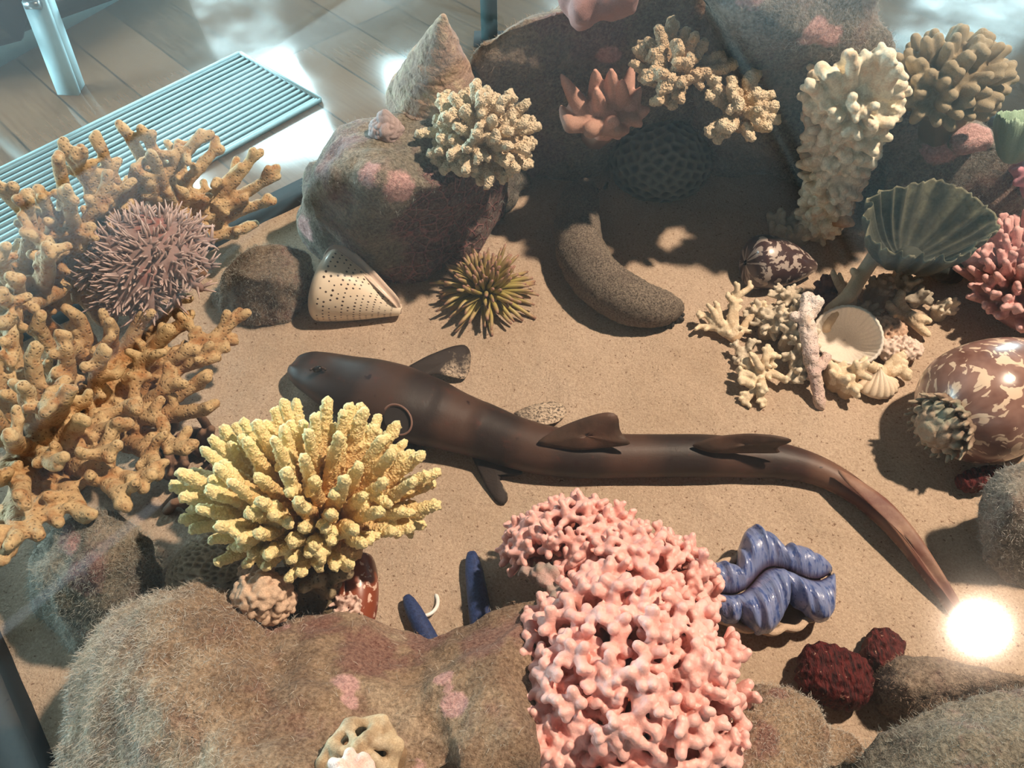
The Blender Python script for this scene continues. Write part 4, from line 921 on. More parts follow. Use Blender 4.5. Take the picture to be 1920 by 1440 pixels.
# ---- pink pointed finger coral
def fingers():
    hub = P(1135, 228, .17); segs = []
    for x, y, z, bx, by, r in ((1053, 142, .23, 1100, 220, .012), (1058, 150, .22, 1105, 225, .013), (1116, 133, .24, 1122, 200, .0135), (1146, 132, .24, 1150, 205, .014), (1166, 152, .23, 1165, 205, .012), (1117, 168, .22, 1128, 215, .0125),
                               (1072, 192, .19, 1085, 218, .0125), (1118, 195, .20, 1127, 212, .0125), (1186, 122, .22, 1170, 200, .011), (1200, 165, .20, 1180, 215, .010), (1183, 192, .19, 1178, 215, .0125), (1216, 205, .18, 1190, 215, .010), (1090, 232, .17, 1112, 240, .010), (1122, 236, .165, 1108, 243, .011),
                               (1150, 222, .19, 1146, 238, .012), (1160, 258, .155, 1152, 240, .010), (1178, 245, .16, 1155, 245, .009), (1052, 200, .18, 1070, 235, .010), (1202, 235, .165, 1185, 222, .009)):
        b = P(bx, by, .175); p = P(x, y, z); segs += [(hub, .014, b, r, 0, .25), (b, r, b.lerp(p, .5), r * .82, .25, .6), (b.lerp(p, .5), r * .82, b.lerp(p, .85), r * .5, .6, .9), (b.lerp(p, .85), r * .5, p, r * .22, .9, 1)]
    segs += limb(hub, P(1110, 250, .05), .022, .028, 2, 0, 0, 0)
    coral('pink_finger_coral', segs, .0018, coralmat('finger_coral_pink', (.36, .21, .15), (.72, .40, .32), rough=.75, grain=700, tpow=.8), 'dusty pink coral with about a dozen smooth pointed fingers, left of the tan staghorn coral', smooth=2, origin=P(1110, 250, .05))
fingers()
# ---- honeycomb dome
def honeydome(name, c, r, rot, mat, label, cells, depth, parent=None):
    V, Fc = ellipsoid(c, r, rot, 160, 100); V2 = (V - np.array(c))
    N = V2 / np.array(r) ** 2; N /= np.linalg.norm(N, axis=1)[:, None]
    m = cells; gi = np.arange(m) + .5; ph = np.arccos(1 - 2 * gi / m); th = pi * (1 + 5 ** .5) * gi
    D = np.stack([np.cos(th) * np.sin(ph), np.sin(th) * np.sin(ph), np.cos(ph)], 1) + np.random.randn(m, 3) * .035; U = V2 / np.array(r); U /= np.linalg.norm(U, axis=1)[:, None]
    dist = np.sort(np.linalg.norm(U[:, None] - D[None], axis=2), 1)[:, :2]; e = np.clip((dist[:, 1] - dist[:, 0]) / (2.2 / math.sqrt(m)), 0, 1)
    V = V - N * (depth * e ** .6)[:, None] + N * (fbm(V, 90, 2) * depth * .12)[:, None]; V[:, 2] = np.maximum(V[:, 2], .0)
    o = obj(name, V, Fc, mat, parent, attrs={'t': 1 - e});
    if not parent: tag(o, label, 'coral')
    return o
hm = coralmat('honeycomb_grey', (.035, .045, .042), (.20, .205, .175), rough=.9)
honeydome('honeycomb_coral', P(1238, 300, .03), (.078, .072, .060), 0, hm, 'round dark grey honeycomb coral sitting in the shade behind the sea cucumber', 260, .0045)
# ---- cream tower coral
def tower():
    b, tp = Q(1535, 430, .85), Q(1600, 165, .83); segs = []; ax_ = tp - b
    for i in range(9):
        f = i / 8; r = .024 + .022 * f ** 1.2; segs.append((b + ax_ * f * .93, r * .8, b + ax_ * (f + .05) * .93, r * .8, f * .6, f * .6))
    for i in range(640):
        f = R(0, 1) ** .85; an = R(0, tau); r = (.027 + .026 * f ** 1.3); c = b + ax_ * f * .95; d = Vector((cos(an), sin(an), R(-.1, .6))).normalized()
        p = c + d * r * .8; l = R(.004, .013) * (.7 + .8 * f); rr = R(.0036, .0062); segs.append((p, rr * 1.2, p + d * l, rr, .5, 1 if R(0, 1) > .3 else .7))
    for x, y, rr in ((1540, 128, .011), (1590, 105, .011), (1600, 118, .010), (1520, 160, .010), (1665, 105, .012), (1680, 130, .011), (1690, 160, .010), (1675, 190, .010), (1560, 140, .012), (1640, 145, .012), (1610, 150, .012), (1655, 205, .011), (1515, 200, .009), (1680, 215, .009), (1630, 110, .008)):
        p = Q(x, y, R(.79, .85)); s = b + ax_ * .82 + Vector((R(-.01, .02), 0, 0)); segs += limb(s, p, rr * 1.3, rr * .75, 3, .003, .5, 1)
        for _ in range(9):
            a = s.lerp(p, R(.35, 1)); dd = ((p - s).normalized() * .7 + rnd(.8)).normalized(); segs.append((a, .006, a + dd * R(.008, .018), .0042, .6, 1))
    coral('coral_tower', segs, .0017, coralmat('tower_cream', (.58, .47, .32), (.95, .88, .70), rough=.8, grain=500, mott=(.86, .64, .44)), 'tall cream coral tower thick with small knobs, flaring at its top', smooth=2, origin=(b.x, b.y, 0), n=8)
    seg2 = []
    for i in range(16):
        a = P(1580 + R(-15, 5), 385 + R(-30, 35), .05); seg2.append((a, .007, a + Vector((R(.004, .018), R(-.012, 0), R(0, .012))), .0045, .2, 1))
    seg2.append((P(1560, 400, .0), .012, P(1575, 380, .05), .01, 0, .2))
    coral('orange_coral_tuft', seg2, .0017, coralmat('tuft_orange', (.42, .22, .10), (.68, .45, .27)), 'small orange tan coral tuft at the right foot of the cream coral tower', smooth=1)
    seg3 = []
    for i in range(46):
        a = P(R(1455, 1520), R(395, 440), .018); seg3.append((a - Vector((0, 0, .018)), .008, a + rnd(.010), .0045, .2, 1))
    coral('small_cream_coral', seg3, .0017, coralmat('dusky_cream', (.36, .30, .22), (.60, .52, .40)), 'small dusky coral clump in the shade at the left foot of the coral tower', smooth=1, spikes=(380, .0014))
tower()
# ---- olive knobbed coral on the right
def olive():
    hub = P(1772, 158, .235); segs = []; core = [ellipsoid(hub, (.046, .042, .042))]
    for i in range(95):
        z = 1 - (i + .5) / 95 * 1.55; phi = i * 2.39996; rr = math.sqrt(max(0, 1 - z * z)); d = (Vector((rr * cos(phi), rr * sin(phi), z)) + rnd(.1)).normalized(); e = Vector((d.x * .070, d.y * .058, d.z * .060)); L = R(.85, 1.08)
        dd = (e.normalized() + Vector((.2, 0, .3))).normalized(); b = hub + e * .62; p = b + dd * e.length * .38 * L
        segs += [(b, .0078, b.lerp(p, .6), .0078, 0, .6), (b.lerp(p, .6), .0078, p, .0060, .6, 1)]
    segs += limb(hub, P(1760, 250, .12), .03, .035, 2, 0, 0, 0)
    coral('knobbly_coral', segs, .0021, coralmat('olive_coral', (.17, .125, .07), (.40, .33, .22), rough=.85, tpow=.8), 'round olive brown coral of thick blunt knobs, at the upper right beside the tower', smooth=3, extra=core, origin=P(1760, 250, .12))
olive()
# ---- pink finger coral at the right edge
def pinkr():
    hub = P(1930, 545, .035); segs = []; core = [ellipsoid(hub, (.06, .07, .035))]
    for i in range(150):
        z = 1 - (i + .5) / 150 * 1.1; phi = i * 2.39996; rr = math.sqrt(max(0, 1 - z * z)); d = (Vector((rr * cos(phi), rr * sin(phi), z)) + rnd(.08)).normalized()
        e = Vector((d.x * .100, d.y * .105, d.z * .085)); L = R(.85, 1.08); dd = (e.normalized() + Vector((0, 0, .55))).normalized(); b = hub + e * .55; p = b + dd * (e.length * .45 * L)
        if p.z < .006: p.z = .006
        segs += limb(b, p, .0062, .0040, 2, .0012, 0, 1)
        for _ in range(2): f = R(.3, .8); a = b.lerp(p, f); segs.append((a, .0045, a + (dd + rnd(.6)).normalized() * .011, .0035, f, 1))
    mt = coralmat('pink_finger_right', (.36, .15, .13), (.80, .46, .43), rough=.7, tpow=.8)
    coral('pink_staghorn_coral', segs, .0017, mt, 'pink coral with crowded upright fingers at the right edge, under the green cup coral', smooth=2, extra=core, spikes=(420, .0006), origin=(hub.x, hub.y, 0))
    h2 = P(1935, 335, .12); seg = []
    for i in range(40):
        d = rnd(1); d.z = abs(d.z); seg.append((h2, .012, h2 + d * R(.018, .028), .0055, 0, 1))
    seg += limb(h2, P(1945, 370, .02), .015, .02, 2)
    coral('magenta_coral', seg, .002, coralmat('magenta', (.40, .14, .18), (.66, .30, .36)), 'small magenta pink coral lump cut by the right edge, above the cup coral', smooth=2, origin=P(1945, 370, .02))
pinkr()
# ---- green ruffled cup coral
def cup(name, cx, cy, z0, wpx, label, mat, nfr=17, tilt=(0, -.35), h=.085, amp=.0055, frill=.006, foot=None, hole=1.0):
    c = P(cx, cy, z0 + h); rr = wpx / SC(c); c = c - Vector((0, 0, h)); V = []; tv = []; nU, nV = 40, 400
    T = Matrix.Rotation(tilt[1], 3, 'X') @ Matrix.Rotation(tilt[0], 3, 'Y')
    for side in (0, 1):
        for i in range(nU):
            s = i / (nU - 1); r = rr * (.10 + .90 * s ** .8); zz = h * (s ** 1.35) - (0 if side == 0 else .004)
            for j in range(nV):
                a = j / nV * tau; ir = 1 + .10 * sin(2 * a + .6) + .05 * sin(5 * a + 2); w_ = sin(a * nfr + 1.5 * sin(a * 3)); 
                fr_ = .35 + .65 * max(0, -sin(a)); rip = amp * s * w_ * (1 + .3 * sin(3 * a)); zf = frill * s ** 4 * fr_ * (w_ + .6 * sin(a * nfr * 2.3 + 1) + .3 * sin(a * 61))
                n_ = Vector((cos(a) * .6, sin(a) * .6, -.75)); q = Vector((cos(a) * r * ir, sin(a) * r * ir * .88, zz + zf)) + n_ * rip
                if side: q += Vector((cos(a), sin(a), 0)) * (.003 * (1 - s ** 8)) + Vector((0, 0, -.001))
                V.append((c + T @ q)[:]); tv.append(min(1, max(0, (.25 + .45 * s + .3 * w_ * s + .5 * s ** 12) * (1 if side == 0 else .45))))
    Fi = grid_faces(nU, nV, True); nb = nU * nV; Fo = [[q + nb for q in f[::-1]] for f in Fi]; Fr_ = [[(nU - 1) * nV + j, (nU - 1) * nV + (j + 1) % nV, nb + (nU - 1) * nV + (j + 1) % nV, nb + (nU - 1) * nV + j] for j in range(nV)]
    Fc = Fi + Fo + Fr_ + [[j for j in range(nV)][::-1], [nb + j for j in range(nV)]]
    V = np.array(V); V += (fbm(V, 60, 3) * .0012)[:, None] * np.array([0, -.3, 1])
    root = empty(name, foot or Vector((c.x, c.y, 0)), label, 'coral')
    obj('cup', V, Fc, mat, root, attrs={'t': tv})
    f0 = Vector(root['_o']); V2, F2, t2 = organic(limb(c + Vector((0, 0, .004)), f0 + Vector((0, 0, .01)), rr * .2, rr * .26, 3, .003, .3, 0), .003, 3, .002, 60)
    obj('stalk', V2, F2, mat, root, attrs={'t': t2})
gm = coralmat('green_cup', (.018, .024, .022), (.22, .21, .14), rough=.85, grain=300, tpow=1.5, mott=(.07, .07, .055))
cup('green_cup_coral', 1740, 402, .085, 116, 'dark green ruffled cup coral like an open funnel, above the coral rubble', gm, h=.070, tilt=(0, .10), foot=P(1775, 520, 0))
cup('pale_green_cup', 1938, 228, .17, 50, 'pale green smooth cup coral cut off by the upper right edge', coralmat('pale_green', (.16, .22, .16), (.42, .58, .42), rough=.7), nfr=7, h=.05, amp=.002, frill=.003, foot=P(1945, 300, .09))
# ---- brown finger coral in the shade behind the yellow coral
segs = []
for i in range(46):
    x, y = R(300, 420), R(800, 960); a = P(x, y, .0); p = P(x + R(-30, 12), y + R(-30, 5), R(.03, .055)); segs += limb(a, p, .006, .0045, 2, .001)
coral('brown_finger_coral', segs, .002, coralmat('brown_finger', (.10, .055, .035), (.24, .14, .09)), 'dark brown finger coral in the shadow between the tan and the yellow corals', smooth=2)
# ---- beige pieces by the stalk
hn = coralmat('beige_net', (.30, .22, .15), (.78, .64, .47), rough=.85)
honeydome('net_coral', P(420, 1052, .066), (.054, .036, .026), .5, hn, 'beige net patterned coral skeleton lying left of the yellow coral stalk', 620, .0042)
def nubs(name, c, r, N, nr, mat, label, vox=.0013, zmin=-.4, origin=None, rot=0):
    segs = []
    for i in range(N):
        z = 1 - (i + .5) / N * (1 - zmin); phi = i * 2.39996; rr = math.sqrt(max(0, 1 - z * z)); d = Vector((rr * cos(phi), rr * sin(phi), z)) + rnd(.06); e = Vector((d.x * r[0], d.y * r[1], d.z * r[2]))
        e = Matrix.Rotation(rot, 3, 'Z') @ e; q = c + e; k = nr * R(.7, 1.15); segs.append((c + e * .8, k * .8, c + e * 1.07, k, .0, 1))
    return coral(name, segs, vox, mat, label, smooth=1, extra=[ellipsoid(c, [x * .84 for x in r], rot)], n=8, origin=origin)
nb_ = coralmat('beige_nubs', (.16, .10, .065), (.70, .50, .36), rough=.8, tpow=2)
nubs('knobbly_coral_ball', P(494, 1125, .105), (.023, .019, .028), 170, .0034, nb_, 'beige coral lump covered in round nubs, left of the yellow coral stalk')
nubs('knobbly_coral_ball', P(482, 1075, .10), (.014, .010, .012), 60, .0026, nb_, 'smaller beige nubbed piece touching the top of the nubbed coral lump')
# ---- holed coral chunk and pink ball at the bottom edge
def holed():
    c = P(672, 1415, .17); segs = []; s = SC(c); g = lambda x, y, z=0: P(x, y, .175 + z)
    pts = {'a': (655, 1358, 0), 'b': (715, 1350, 0), 'c': (742, 1398, 0), 'd': (733, 1440, -.005), 'e': (690, 1385, .008), 'f': (695, 1425, .005), 'g': (640, 1412, .004), 'h': (620, 1395, 0), 'i': (605, 1430, -.005), 'j': (665, 1400, .008), 'k': (600, 1480, -.01), 'l': (740, 1490, -.01)}
    q = {k: g(*v) for k, v in pts.items()}
    for a, b in (('a', 'b'), ('b', 'c'), ('c', 'd'), ('a', 'j'), ('j', 'e'), ('e', 'c'), ('e', 'b'), ('j', 'f'), ('f', 'd'), ('j', 'g'), ('g', 'h'), ('h', 'a'), ('h', 'i'), ('g', 'f'), ('i', 'k'), ('d', 'l'), ('g', 'k'), ('f', 'l')): segs.append((q[a], R(.0035, .005), q[b], R(.0035, .005), .4, 1))
    low = {k: v + Vector((0, 0, -.02)) for k, v in q.items()}
    for k in q: segs.append((q[k], .004, low[k] * .8 + c * .2, .005, 1, .2))
    for a, b in (('a', 'b'), ('b', 'c'), ('c', 'd'), ('h', 'a'), ('h', 'i'), ('g', 'f'), ('j', 'e'), ('i', 'k')): segs.append((low[a], .006, low[b], .006, .2, .2))
    m = coralmat('holed_coral', (.20, .11, .055), (.62, .47, .30), rough=.85, mott=(.70, .58, .42))
    coral('holed_coral_chunk', segs, .0016, m, 'tan coral chunk with deep open holes lying on the front furry rock', smooth=3, disp=.0018, dfreq=110, extra=[ellipsoid(c + Vector((0, -.012, -.02)), (.03, .028, .012))])
    cc = P(655, 1458, .19); sg = []
    for i in range(26):
        d = rnd(1); d.z = abs(d.z); sg.append((cc, .006, cc + d * .014, .0042, .3, 1))
    coral('pale_pink_coral', sg, .0014, coralmat('pale_pink', (.60, .36, .30), (.86, .62, .55), rough=.5), 'pale pink knobby coral barely showing at the bottom edge beneath the holed chunk', smooth=2)
holed()
# ================================================================ shells
def shell(root_name, p0, p1, prof, mat, label, grow_=.28, turn0=0.0, n=96, sq=1.0, inner=None, lipmat=None, roll=0.0, cat='shell', th=.0016, ext=.18, under=None):
    """prof: (s, r) along p0 -> p1 in metres of radius; whorl spirals outward to an open lip"""
    ax_ = (p1 - p0); L = ax_.length; d = ax_.normalized(); a = Vector((0, 0, 1)); u = d.cross(a).normalized(); v = u.cross(d).normalized()
    m = 90; S = spline([(s, r) for s, r in prof], m); V = []; uv = []
    tot = 1 + ext
    for i in range(m):
        s, r = S[i]; r = max(r, .0003); gr_ = grow_ * min(1, max(0, (s - .05) / .15)) 
        for k in range(n):
            f = k / (n - 1) * tot; an = roll + f * tau; rr = r * (1 + gr_ * (f - .5)); V.append((p0 + d * (L * s) + u * (cos(an) * rr) + v * (sin(an) * rr * sq))[:]); uv.append((s, f))
    base = Vector(((p0.x + p1.x) / 2, (p0.y + p1.y) / 2, under or 0)); root = empty(root_name, base, label, cat)
    V = np.array(V); V[:, 2] = np.maximum(V[:, 2], (under or 0) + .0005)
    o = obj('shell_body', V, grid_faces(m, n), mat, root, uv=uv); md = o.modifiers.new('s', 'SOLIDIFY'); md.thickness = th; md.offset = 0
    if lipmat:
        md.material_offset = 0; path = [Vector(V[i * n + n - 1]) for i in range(6, m - 1, 2)]; Vt, Ft, _ = tube(path, [th * 1.0] * len(path), 8); obj('outer_lip', Vt, Ft, lipmat, root)
    return root
# white cone shell with rows of dots
t = NT('dotted_cone'); u_, v_ = t.uvs()
su = t.math('MULTIPLY', u_, 17); sv = t.math('MULTIPLY', v_, 44)
fu = t.math('FRACT', su); fv = t.math('FRACT', t.math('ADD', sv, t.math('MULTIPLY', t.math('FLOOR', su), .37)))
wn = t.n.new('ShaderNodeTexWhiteNoise'); cb = t.n.new('ShaderNodeCombineXYZ'); t.link(t.math('FLOOR', su), cb.inputs[0]); t.link(t.math('FLOOR', t.math('ADD', sv, t.math('MULTIPLY', t.math('FLOOR', su), .37))), cb.inputs[1]); t.link(cb.outputs[0], wn.inputs['Vector'])
dx = t.math('ABSOLUTE', t.math('SUBTRACT', fu, .5)); dy = t.math('ABSOLUTE', t.math('SUBTRACT', fv, .5))
rr_ = t.math('ADD', t.math('MULTIPLY', t.math('MULTIPLY', dx, dx), 1.0), t.math('MULTIPLY', t.math('MULTIPLY', dy, dy), .8)); inb = t.math('LESS_THAN', rr_, t.mapr(wn.outputs[0], 0, 1, .008, .045)); inb = t.math('MULTIPLY', inb, t.math('GREATER_THAN', wn.outputs[0], .25)); inb = t.math('MULTIPLY', inb, t.math('MULTIPLY', t.math('GREATER_THAN', u_, .16), t.math('LESS_THAN', u_, .93)))
c = t.mix(t.noise(25, 3), (.78, .60, .42), (.88, .78, .64)); c = t.mix(inb, c, (.06, .03, .02)); SHW = t.out(c, .3, spec=.5, coat=.25)
shell('spotted_cone_shell', P(588, 528, .034), P(752, 583, .012), [(0, .002), (.04, .020), (.08, .036), (.14, .0425), (.22, .041), (.4, .034), (.6, .025), (.8, .015), (.93, .0085), (1, .005)], SHW,
      'white cone shell dotted with rows of dark spots, in front of the big grey rock', grow_=.42, roll=radians(75), lipmat=plain('pink_lip', (.72, .56, .46), .35, coat=.2), ext=.10)
spc = [o_ for o_ in COL.objects if o_.name.startswith('spotted_cone_shell')][0]
O1 = spline([P(x, y, z)[:] for x, y, z in ((603, 500, .060), (612, 470, .066), (628, 459, .068), (655, 466, .067), (690, 497, .060), (722, 532, .048), (746, 560, .034), (753, 580, .016))], 40)
I1 = spline([P(x, y, z)[:] for x, y, z in ((606, 512, .055), (618, 492, .064), (636, 484, .066), (656, 492, .064), (686, 518, .056), (715, 546, .044), (738, 568, .030), (750, 584, .014))], 40)
V = []
for i in range(40):
    for j in range(6): V.append(O1[i] * (1 - j / 5) + I1[i] * (j / 5) - np.array([0, 0, .006 * sin(j / 5 * pi)]))
o = obj('outer_lip_sheet', np.array(V), grid_faces(40, 6), bpy.data.materials['pink_lip'], spc); m = o.modifiers.new('s', 'SOLIDIFY'); m.thickness = .0018
# marbled brown and white cone
def marbled(name, sc1, dark, light, thr=.5, stretch=(1, 1), sub=None):
    t = NT(name); u_, v_ = t.uvs(); cb = t.n.new('ShaderNodeCombineXYZ'); t.link(t.math('MULTIPLY', u_, stretch[0]), cb.inputs[0]); t.link(t.math('MULTIPLY', v_, stretch[1]), cb.inputs[1])
    n1 = t.noise(sc1, 3, .6, vec=cb.outputs[0], dist=.4); v1 = t.n.new('ShaderNodeTexVoronoi'); v1.inputs['Scale'].default_value = sc1 * .9; t.link(cb.outputs[0], v1.inputs['Vector'])
    f = t.mapr(t.math('ADD', n1, t.math('MULTIPLY', t.math('SUBTRACT', v1.outputs['Distance'], .4), .35)), thr - .02, thr + .02); c = t.mix(f, light, dark)
    if sub: c = t.mix(t.mapr(t.noise(sc1 * .5, 4, vec=cb.outputs[0]), .45, .6), c, sub, 'MULTIPLY')
    return t.out(c, .32, spec=.5, coat=.3)
shell('marbled_cone_shell', P(1398, 492, .03), P(1527, 500, .012), [(0, .004), (.03, .020), (.08, .030), (.16, .0345), (.35, .0345), (.6, .028), (.8, .019), (.93, .011), (1, .006)], marbled('marbled_cone', 9, (.055, .028, .028), (.46, .38, .33), .50, (1, 2.2)),
      'small dark brown and white marbled cone shell, right of the sea cucumber', grow_=.2, roll=radians(-120), ext=.05)
# patterned shell behind the yellow coral
shell('glossy_brown_shell', P(665, 1035, .06), P(668, 1190, .045), [(0, .002), (.04, .010), (.10, .0165), (.3, .0205), (.6, .0205), (.85, .0165), (.96, .010), (1, .004)], marbled('brown_olive', 5, (.24, .055, .022), (.72, .50, .40), .42, (2.2, 3.2)),
      'glossy red brown and white patterned shell behind the yellow coral stalk', grow_=.15, roll=radians(60), ext=.04)
segs = []
for i in range(70):
    a = P(R(625, 675), R(1120, 1165), .070); segs.append((a, .0022, a + Vector((R(-.006, .006), R(-.006, .004), R(0, .008))), .0014, .3, 1))
segs += [(P(640, 1130, .066), .005, P(650, 1160, .06), .006, 0, .3), (P(640, 1130, .066), .005, P(600, 1160, .045), .006, 0, .3)]
coral('lacy_coral', segs, .0011, coralmat('lacy_pink', (.40, .24, .20), (.80, .58, .50)), 'small lacy pinkish coral sprig lying across the glossy brown shell', smooth=1)
# trochus cone on the grey rock
def trochus():
    bx, by, bz = 815, 195, .19; b = P(bx, by, bz); tp = P(832, 28, .315); ax_ = tp - b
    d = ax_.normalized(); L = ax_.length; u = d.cross(Vector((0, 1, 0))).normalized(); v = u.cross(d); V = []; uv = []; m, n = 120, 90; R0 = 92 / SC(b)
    for i in range(m):
        s = i / (m - 1)
        for k in range(n):
            a = k / n * tau; wh = (s * 7 + k / n) % 1; r = R0 * (1 - s) ** .93 * (1 + .06 * (wh - .5) * (1 - s)) + .002; r *= (1 if s > .03 else .93 + 2.3 * s)
            V.append((b + d * (L * s) + u * cos(a) * r + v * sin(a) * r)[:]); uv.append((s, k / n))
    V = np.array(V); D = V - (np.array(b) + ((V - np.array(b)) @ np.array(d))[:, None] * np.array(d)); D /= np.linalg.norm(D, axis=1)[:, None] + 1e-9
    V += D * (fbm(V, 60, 3) * .002)[:, None]; Fc = grid_faces(m, n, True); Fc.append(list(range(n))[::-1]); Fc.append([(m - 1) * n + k for k in range(n)])
    t = NT('crusty_trochus'); n1 = t.noise(45, 5, .7); c = t.ramp(n1, [(.3, (.20, .13, .11)), (.5, (.38, .27, .21)), (.68, (.52, .42, .30))]); c = t.mix(t.mapr(t.noise(14, 3), .52, .65, 0, .6), c, (.30, .17, .17))
    o = obj('cone_top_shell', V, Fc, t.out(c, .95, t.bump(t.noise(160, 3), .003, .9, t.bump(n1, .004, .8)), spec=.15), origin=b); tag(o, 'large crusty brownish conical top shell standing on the rock, left of the back boulder', 'shell')
trochus()
# small round snail on the rock
c0 = P(724, 246, .203)
V, Fc = ellipsoid(c0, (.020, .018, .017), 0, 80, 60); U = V - np.array(c0)
g = np.abs(vn(V, 190, 3)) ** .5 ; V = V + U * (g * .16 - .05)[:, None]; V[:, 2] += np.clip(1 - np.hypot(U[:, 0], U[:, 1] - .004) / .012, 0, 1) * .010
o = obj('wrinkled_snail_shell', V, Fc, coralmat('snail_grey_pink', (.30, .22, .21), (.50, .39, .38), rough=.8), attrs={'t': g}); tag(o, 'small wrinkled greyish pink snail shell on top of the grey rock', 'shell')
# giant melon shell at the right
def melon():
    t = NT('melon_shell'); u_, v_ = t.uvs(); cb = t.n.new('ShaderNodeCombineXYZ'); t.link(t.math('MULTIPLY', u_, 3.6), cb.inputs[0]); t.link(t.math('MULTIPLY', v_, 6.5), cb.inputs[1])
    n1 = t.noise(4.2, 2.5, .5, vec=cb.outputs[0], dist=.8); n2 = t.noise(1.6, 3, vec=cb.outputs[0]); f = t.mapr(t.math('ADD', n1, t.math('MULTIPLY', t.math('SUBTRACT', n2, .5), .3)), .545, .57)
    base = t.mix(t.mapr(n2, .35, .65), (.17, .075, .055), (.34, .19, .15)); c = t.mix(f, base, (.74, .55, .40)); mm = t.out(c, .28, t.bump(t.noise(12, 3), .002, .4), spec=.5, coat=.3)
    p0, p1 = P(1768, 796, .060), P(1985, 690, .05); L = (p1 - p0).length
    r = shell('melon_shell', p0, p1, [(0, .018), (.03, .030), (.08, .044), (.16, .056), (.3, .064), (.5, .062), (.7, .052), (.9, .033), (1, .02)], mm, 'very large brown sea snail shell with cream patches at the right edge', grow_=.14, roll=radians(-95), ext=.03, n=120, th=.003)
    ax_ = (p1 - p0).normalized(); u = ax_.cross(Vector((0, 0, 1))).normalized(); v = u.cross(ax_); segs = []
    for i in range(26):
        a = i / 26 * tau; c_ = p0 + ax_ * .012; rad = .036 if i % 2 else .033; b = c_ - ax_ * .006 + (u * cos(a) + v * sin(a)) * rad * .85
        segs.append((b, .0042, c_ - ax_ * .022 + (u * cos(a) + v * sin(a)) * (rad * 1.08), .0014, 0, 1))
    for q in range(3):
        for i in range(12):
            a = i / 12 * tau + q; rad = (.026, .017, .008)[q]; b = p0 - ax_ * (.008 + .006 * q) + (u * cos(a) + v * sin(a)) * rad; segs.append((b, .0055, b - ax_ * .003, .004, .2, .8))
    V, Fc, tt = organic(segs, .0014, 2, .0008, 200, extra=[ellipsoid(p0 - ax_ * .001, (.024, .026, .024))]); obj('spire_crown', V, Fc, coralmat('crown_crust', (.16, .10, .07), (.46, .35, .25), rough=.7, mott=(.32, .34, .26)), r, attrs={'t': tt})
    V, Fc, tt = organic([(P(1800, 818, .035), .006, P(1818, 850, .022), .008), (P(1818, 850, .022), .008, P(1845, 872, .014), .005)], .0016, 2); obj('ridged_scar', V, Fc, plain('scar_white', (.62, .52, .46), .5), r)
melon()
# ================================================================ rubble pile of bleached coral and shells
bl = coralmat('bleached_coral', (.52, .36, .22), (.84, .70, .50), rough=.85, grain=600); bl2 = coralmat('bleached_coral_grey', (.42, .34, .25), (.70, .60, .46), rough=.85, grain=500)
def twig(name, base, tips, label, r0=.0055, r1=.0035, forks=2, mat=bl, spikes=(500, .0008), vox=.0012):
    b = P(*base); segs = []
    for tpl in tips:
        mids = [P(*q) for q in tpl]; prev = b; r = r0
        for i, q in enumerate(mids):
            rn = r0 + (r1 - r0) * (i + 1) / len(mids); segs.append((prev, r, q, rn, i / len(mids), (i + 1) / len(mids)))
            for _ in range(forks):
                f = R(.2, 1); a = prev.lerp(q, f); dd = ((q - prev).normalized() * .7 + rnd(.8)).normalized(); dd.z = abs(dd.z) * .5; segs.append((a, r1 * .9, a + dd * R(.005, .011), r1 * .7, .6, 1))
            prev, r = q, rn
    for i, s in enumerate(segs):
        for q in (s[0], s[2]): q.z = max(q.z, .004)
    return coral(name, segs, vox, mat, label, smooth=1, spikes=spikes)
twig('antler_coral', (1378, 636, .010), [((1370, 598, .022), (1378, 560, .03), (1408, 538, .04)), ((1370, 598, .02), (1380, 560, .03), (1383, 535, .045)), ((1378, 570, .03), (1365, 555, .035)), ((1345, 615, .012), (1325, 590, .02), (1310, 590, .02)), ((1345, 615, .012), (1312, 612, .010)), ((1350, 600, .02), (1345, 572, .03)), ((1400, 605, .015), (1420, 572, .025), (1432, 568, .03)), ((1345, 600, .02), (1335, 580, .03))], 'flat cream antler shaped coral, leftmost piece of the bleached rubble pile')
def clump(name, pts, n, r, label, mat=bl2, z=(.01, .05), vox=.0014, sp=(420, .0012), l=(.006, .016)):
    segs = []
    for (x, y, zz, rad) in pts:
        c = P(x, y, zz); segs.append((c - Vector((0, 0, zz * .7)), rad * .8, c, rad * .7, 0, .2))
        for i in range(n):
            d = rnd(1); d.z = abs(d.z); a = c + d * rad * .6; segs.append((a, r * 1.2, a + (d + rnd(.4)).normalized() * R(*l), r * .8, .3, 1))
    for s in segs:
        for q in (s[0], s[2]): q.z = max(q.z, .003)
    return coral(name, segs, vox, mat, label, smooth=1, spikes=sp)
clump('bushy_coral_fragment', [(1475, 560, .03, .014), (1500, 590, .035, .015), (1460, 600, .03, .014), (1485, 625, .03, .014), (1440, 610, .02, .012), (1425, 590, .018, .010)], 26, .003, 'frizzy grey cream coral fragment just left of the white coral stick in the pile')
clump('rough_coral_fragment', [(1500, 665, .02, .014), (1490, 700, .012, .010), (1510, 640, .03, .012)], 18, .0034, 'rough cream coral piece lying under the white stick coral')
twig('small_antler_coral', (1422, 700, .012), [((1405, 690, .02), (1400, 675, .025)), ((1435, 675, .03), (1440, 650, .035)), ((1440, 680, .02), (1452, 665, .03)), ((1405, 720, .015), (1388, 712, .02)), ((1415, 730, .01), (1395, 755, .004)), ((1430, 725, .02), (1425, 745, .01), (1432, 758, .004)), ((1450, 700, .015), (1470, 712, .015)), ((1410, 705, .02), (1385, 695, .02)), ((1425, 690, .03), (1415, 670, .035))],
     'spiky little cream antler coral, lowest and nearest piece of the rubble pile', r0=.006, r1=.0036, forks=4)
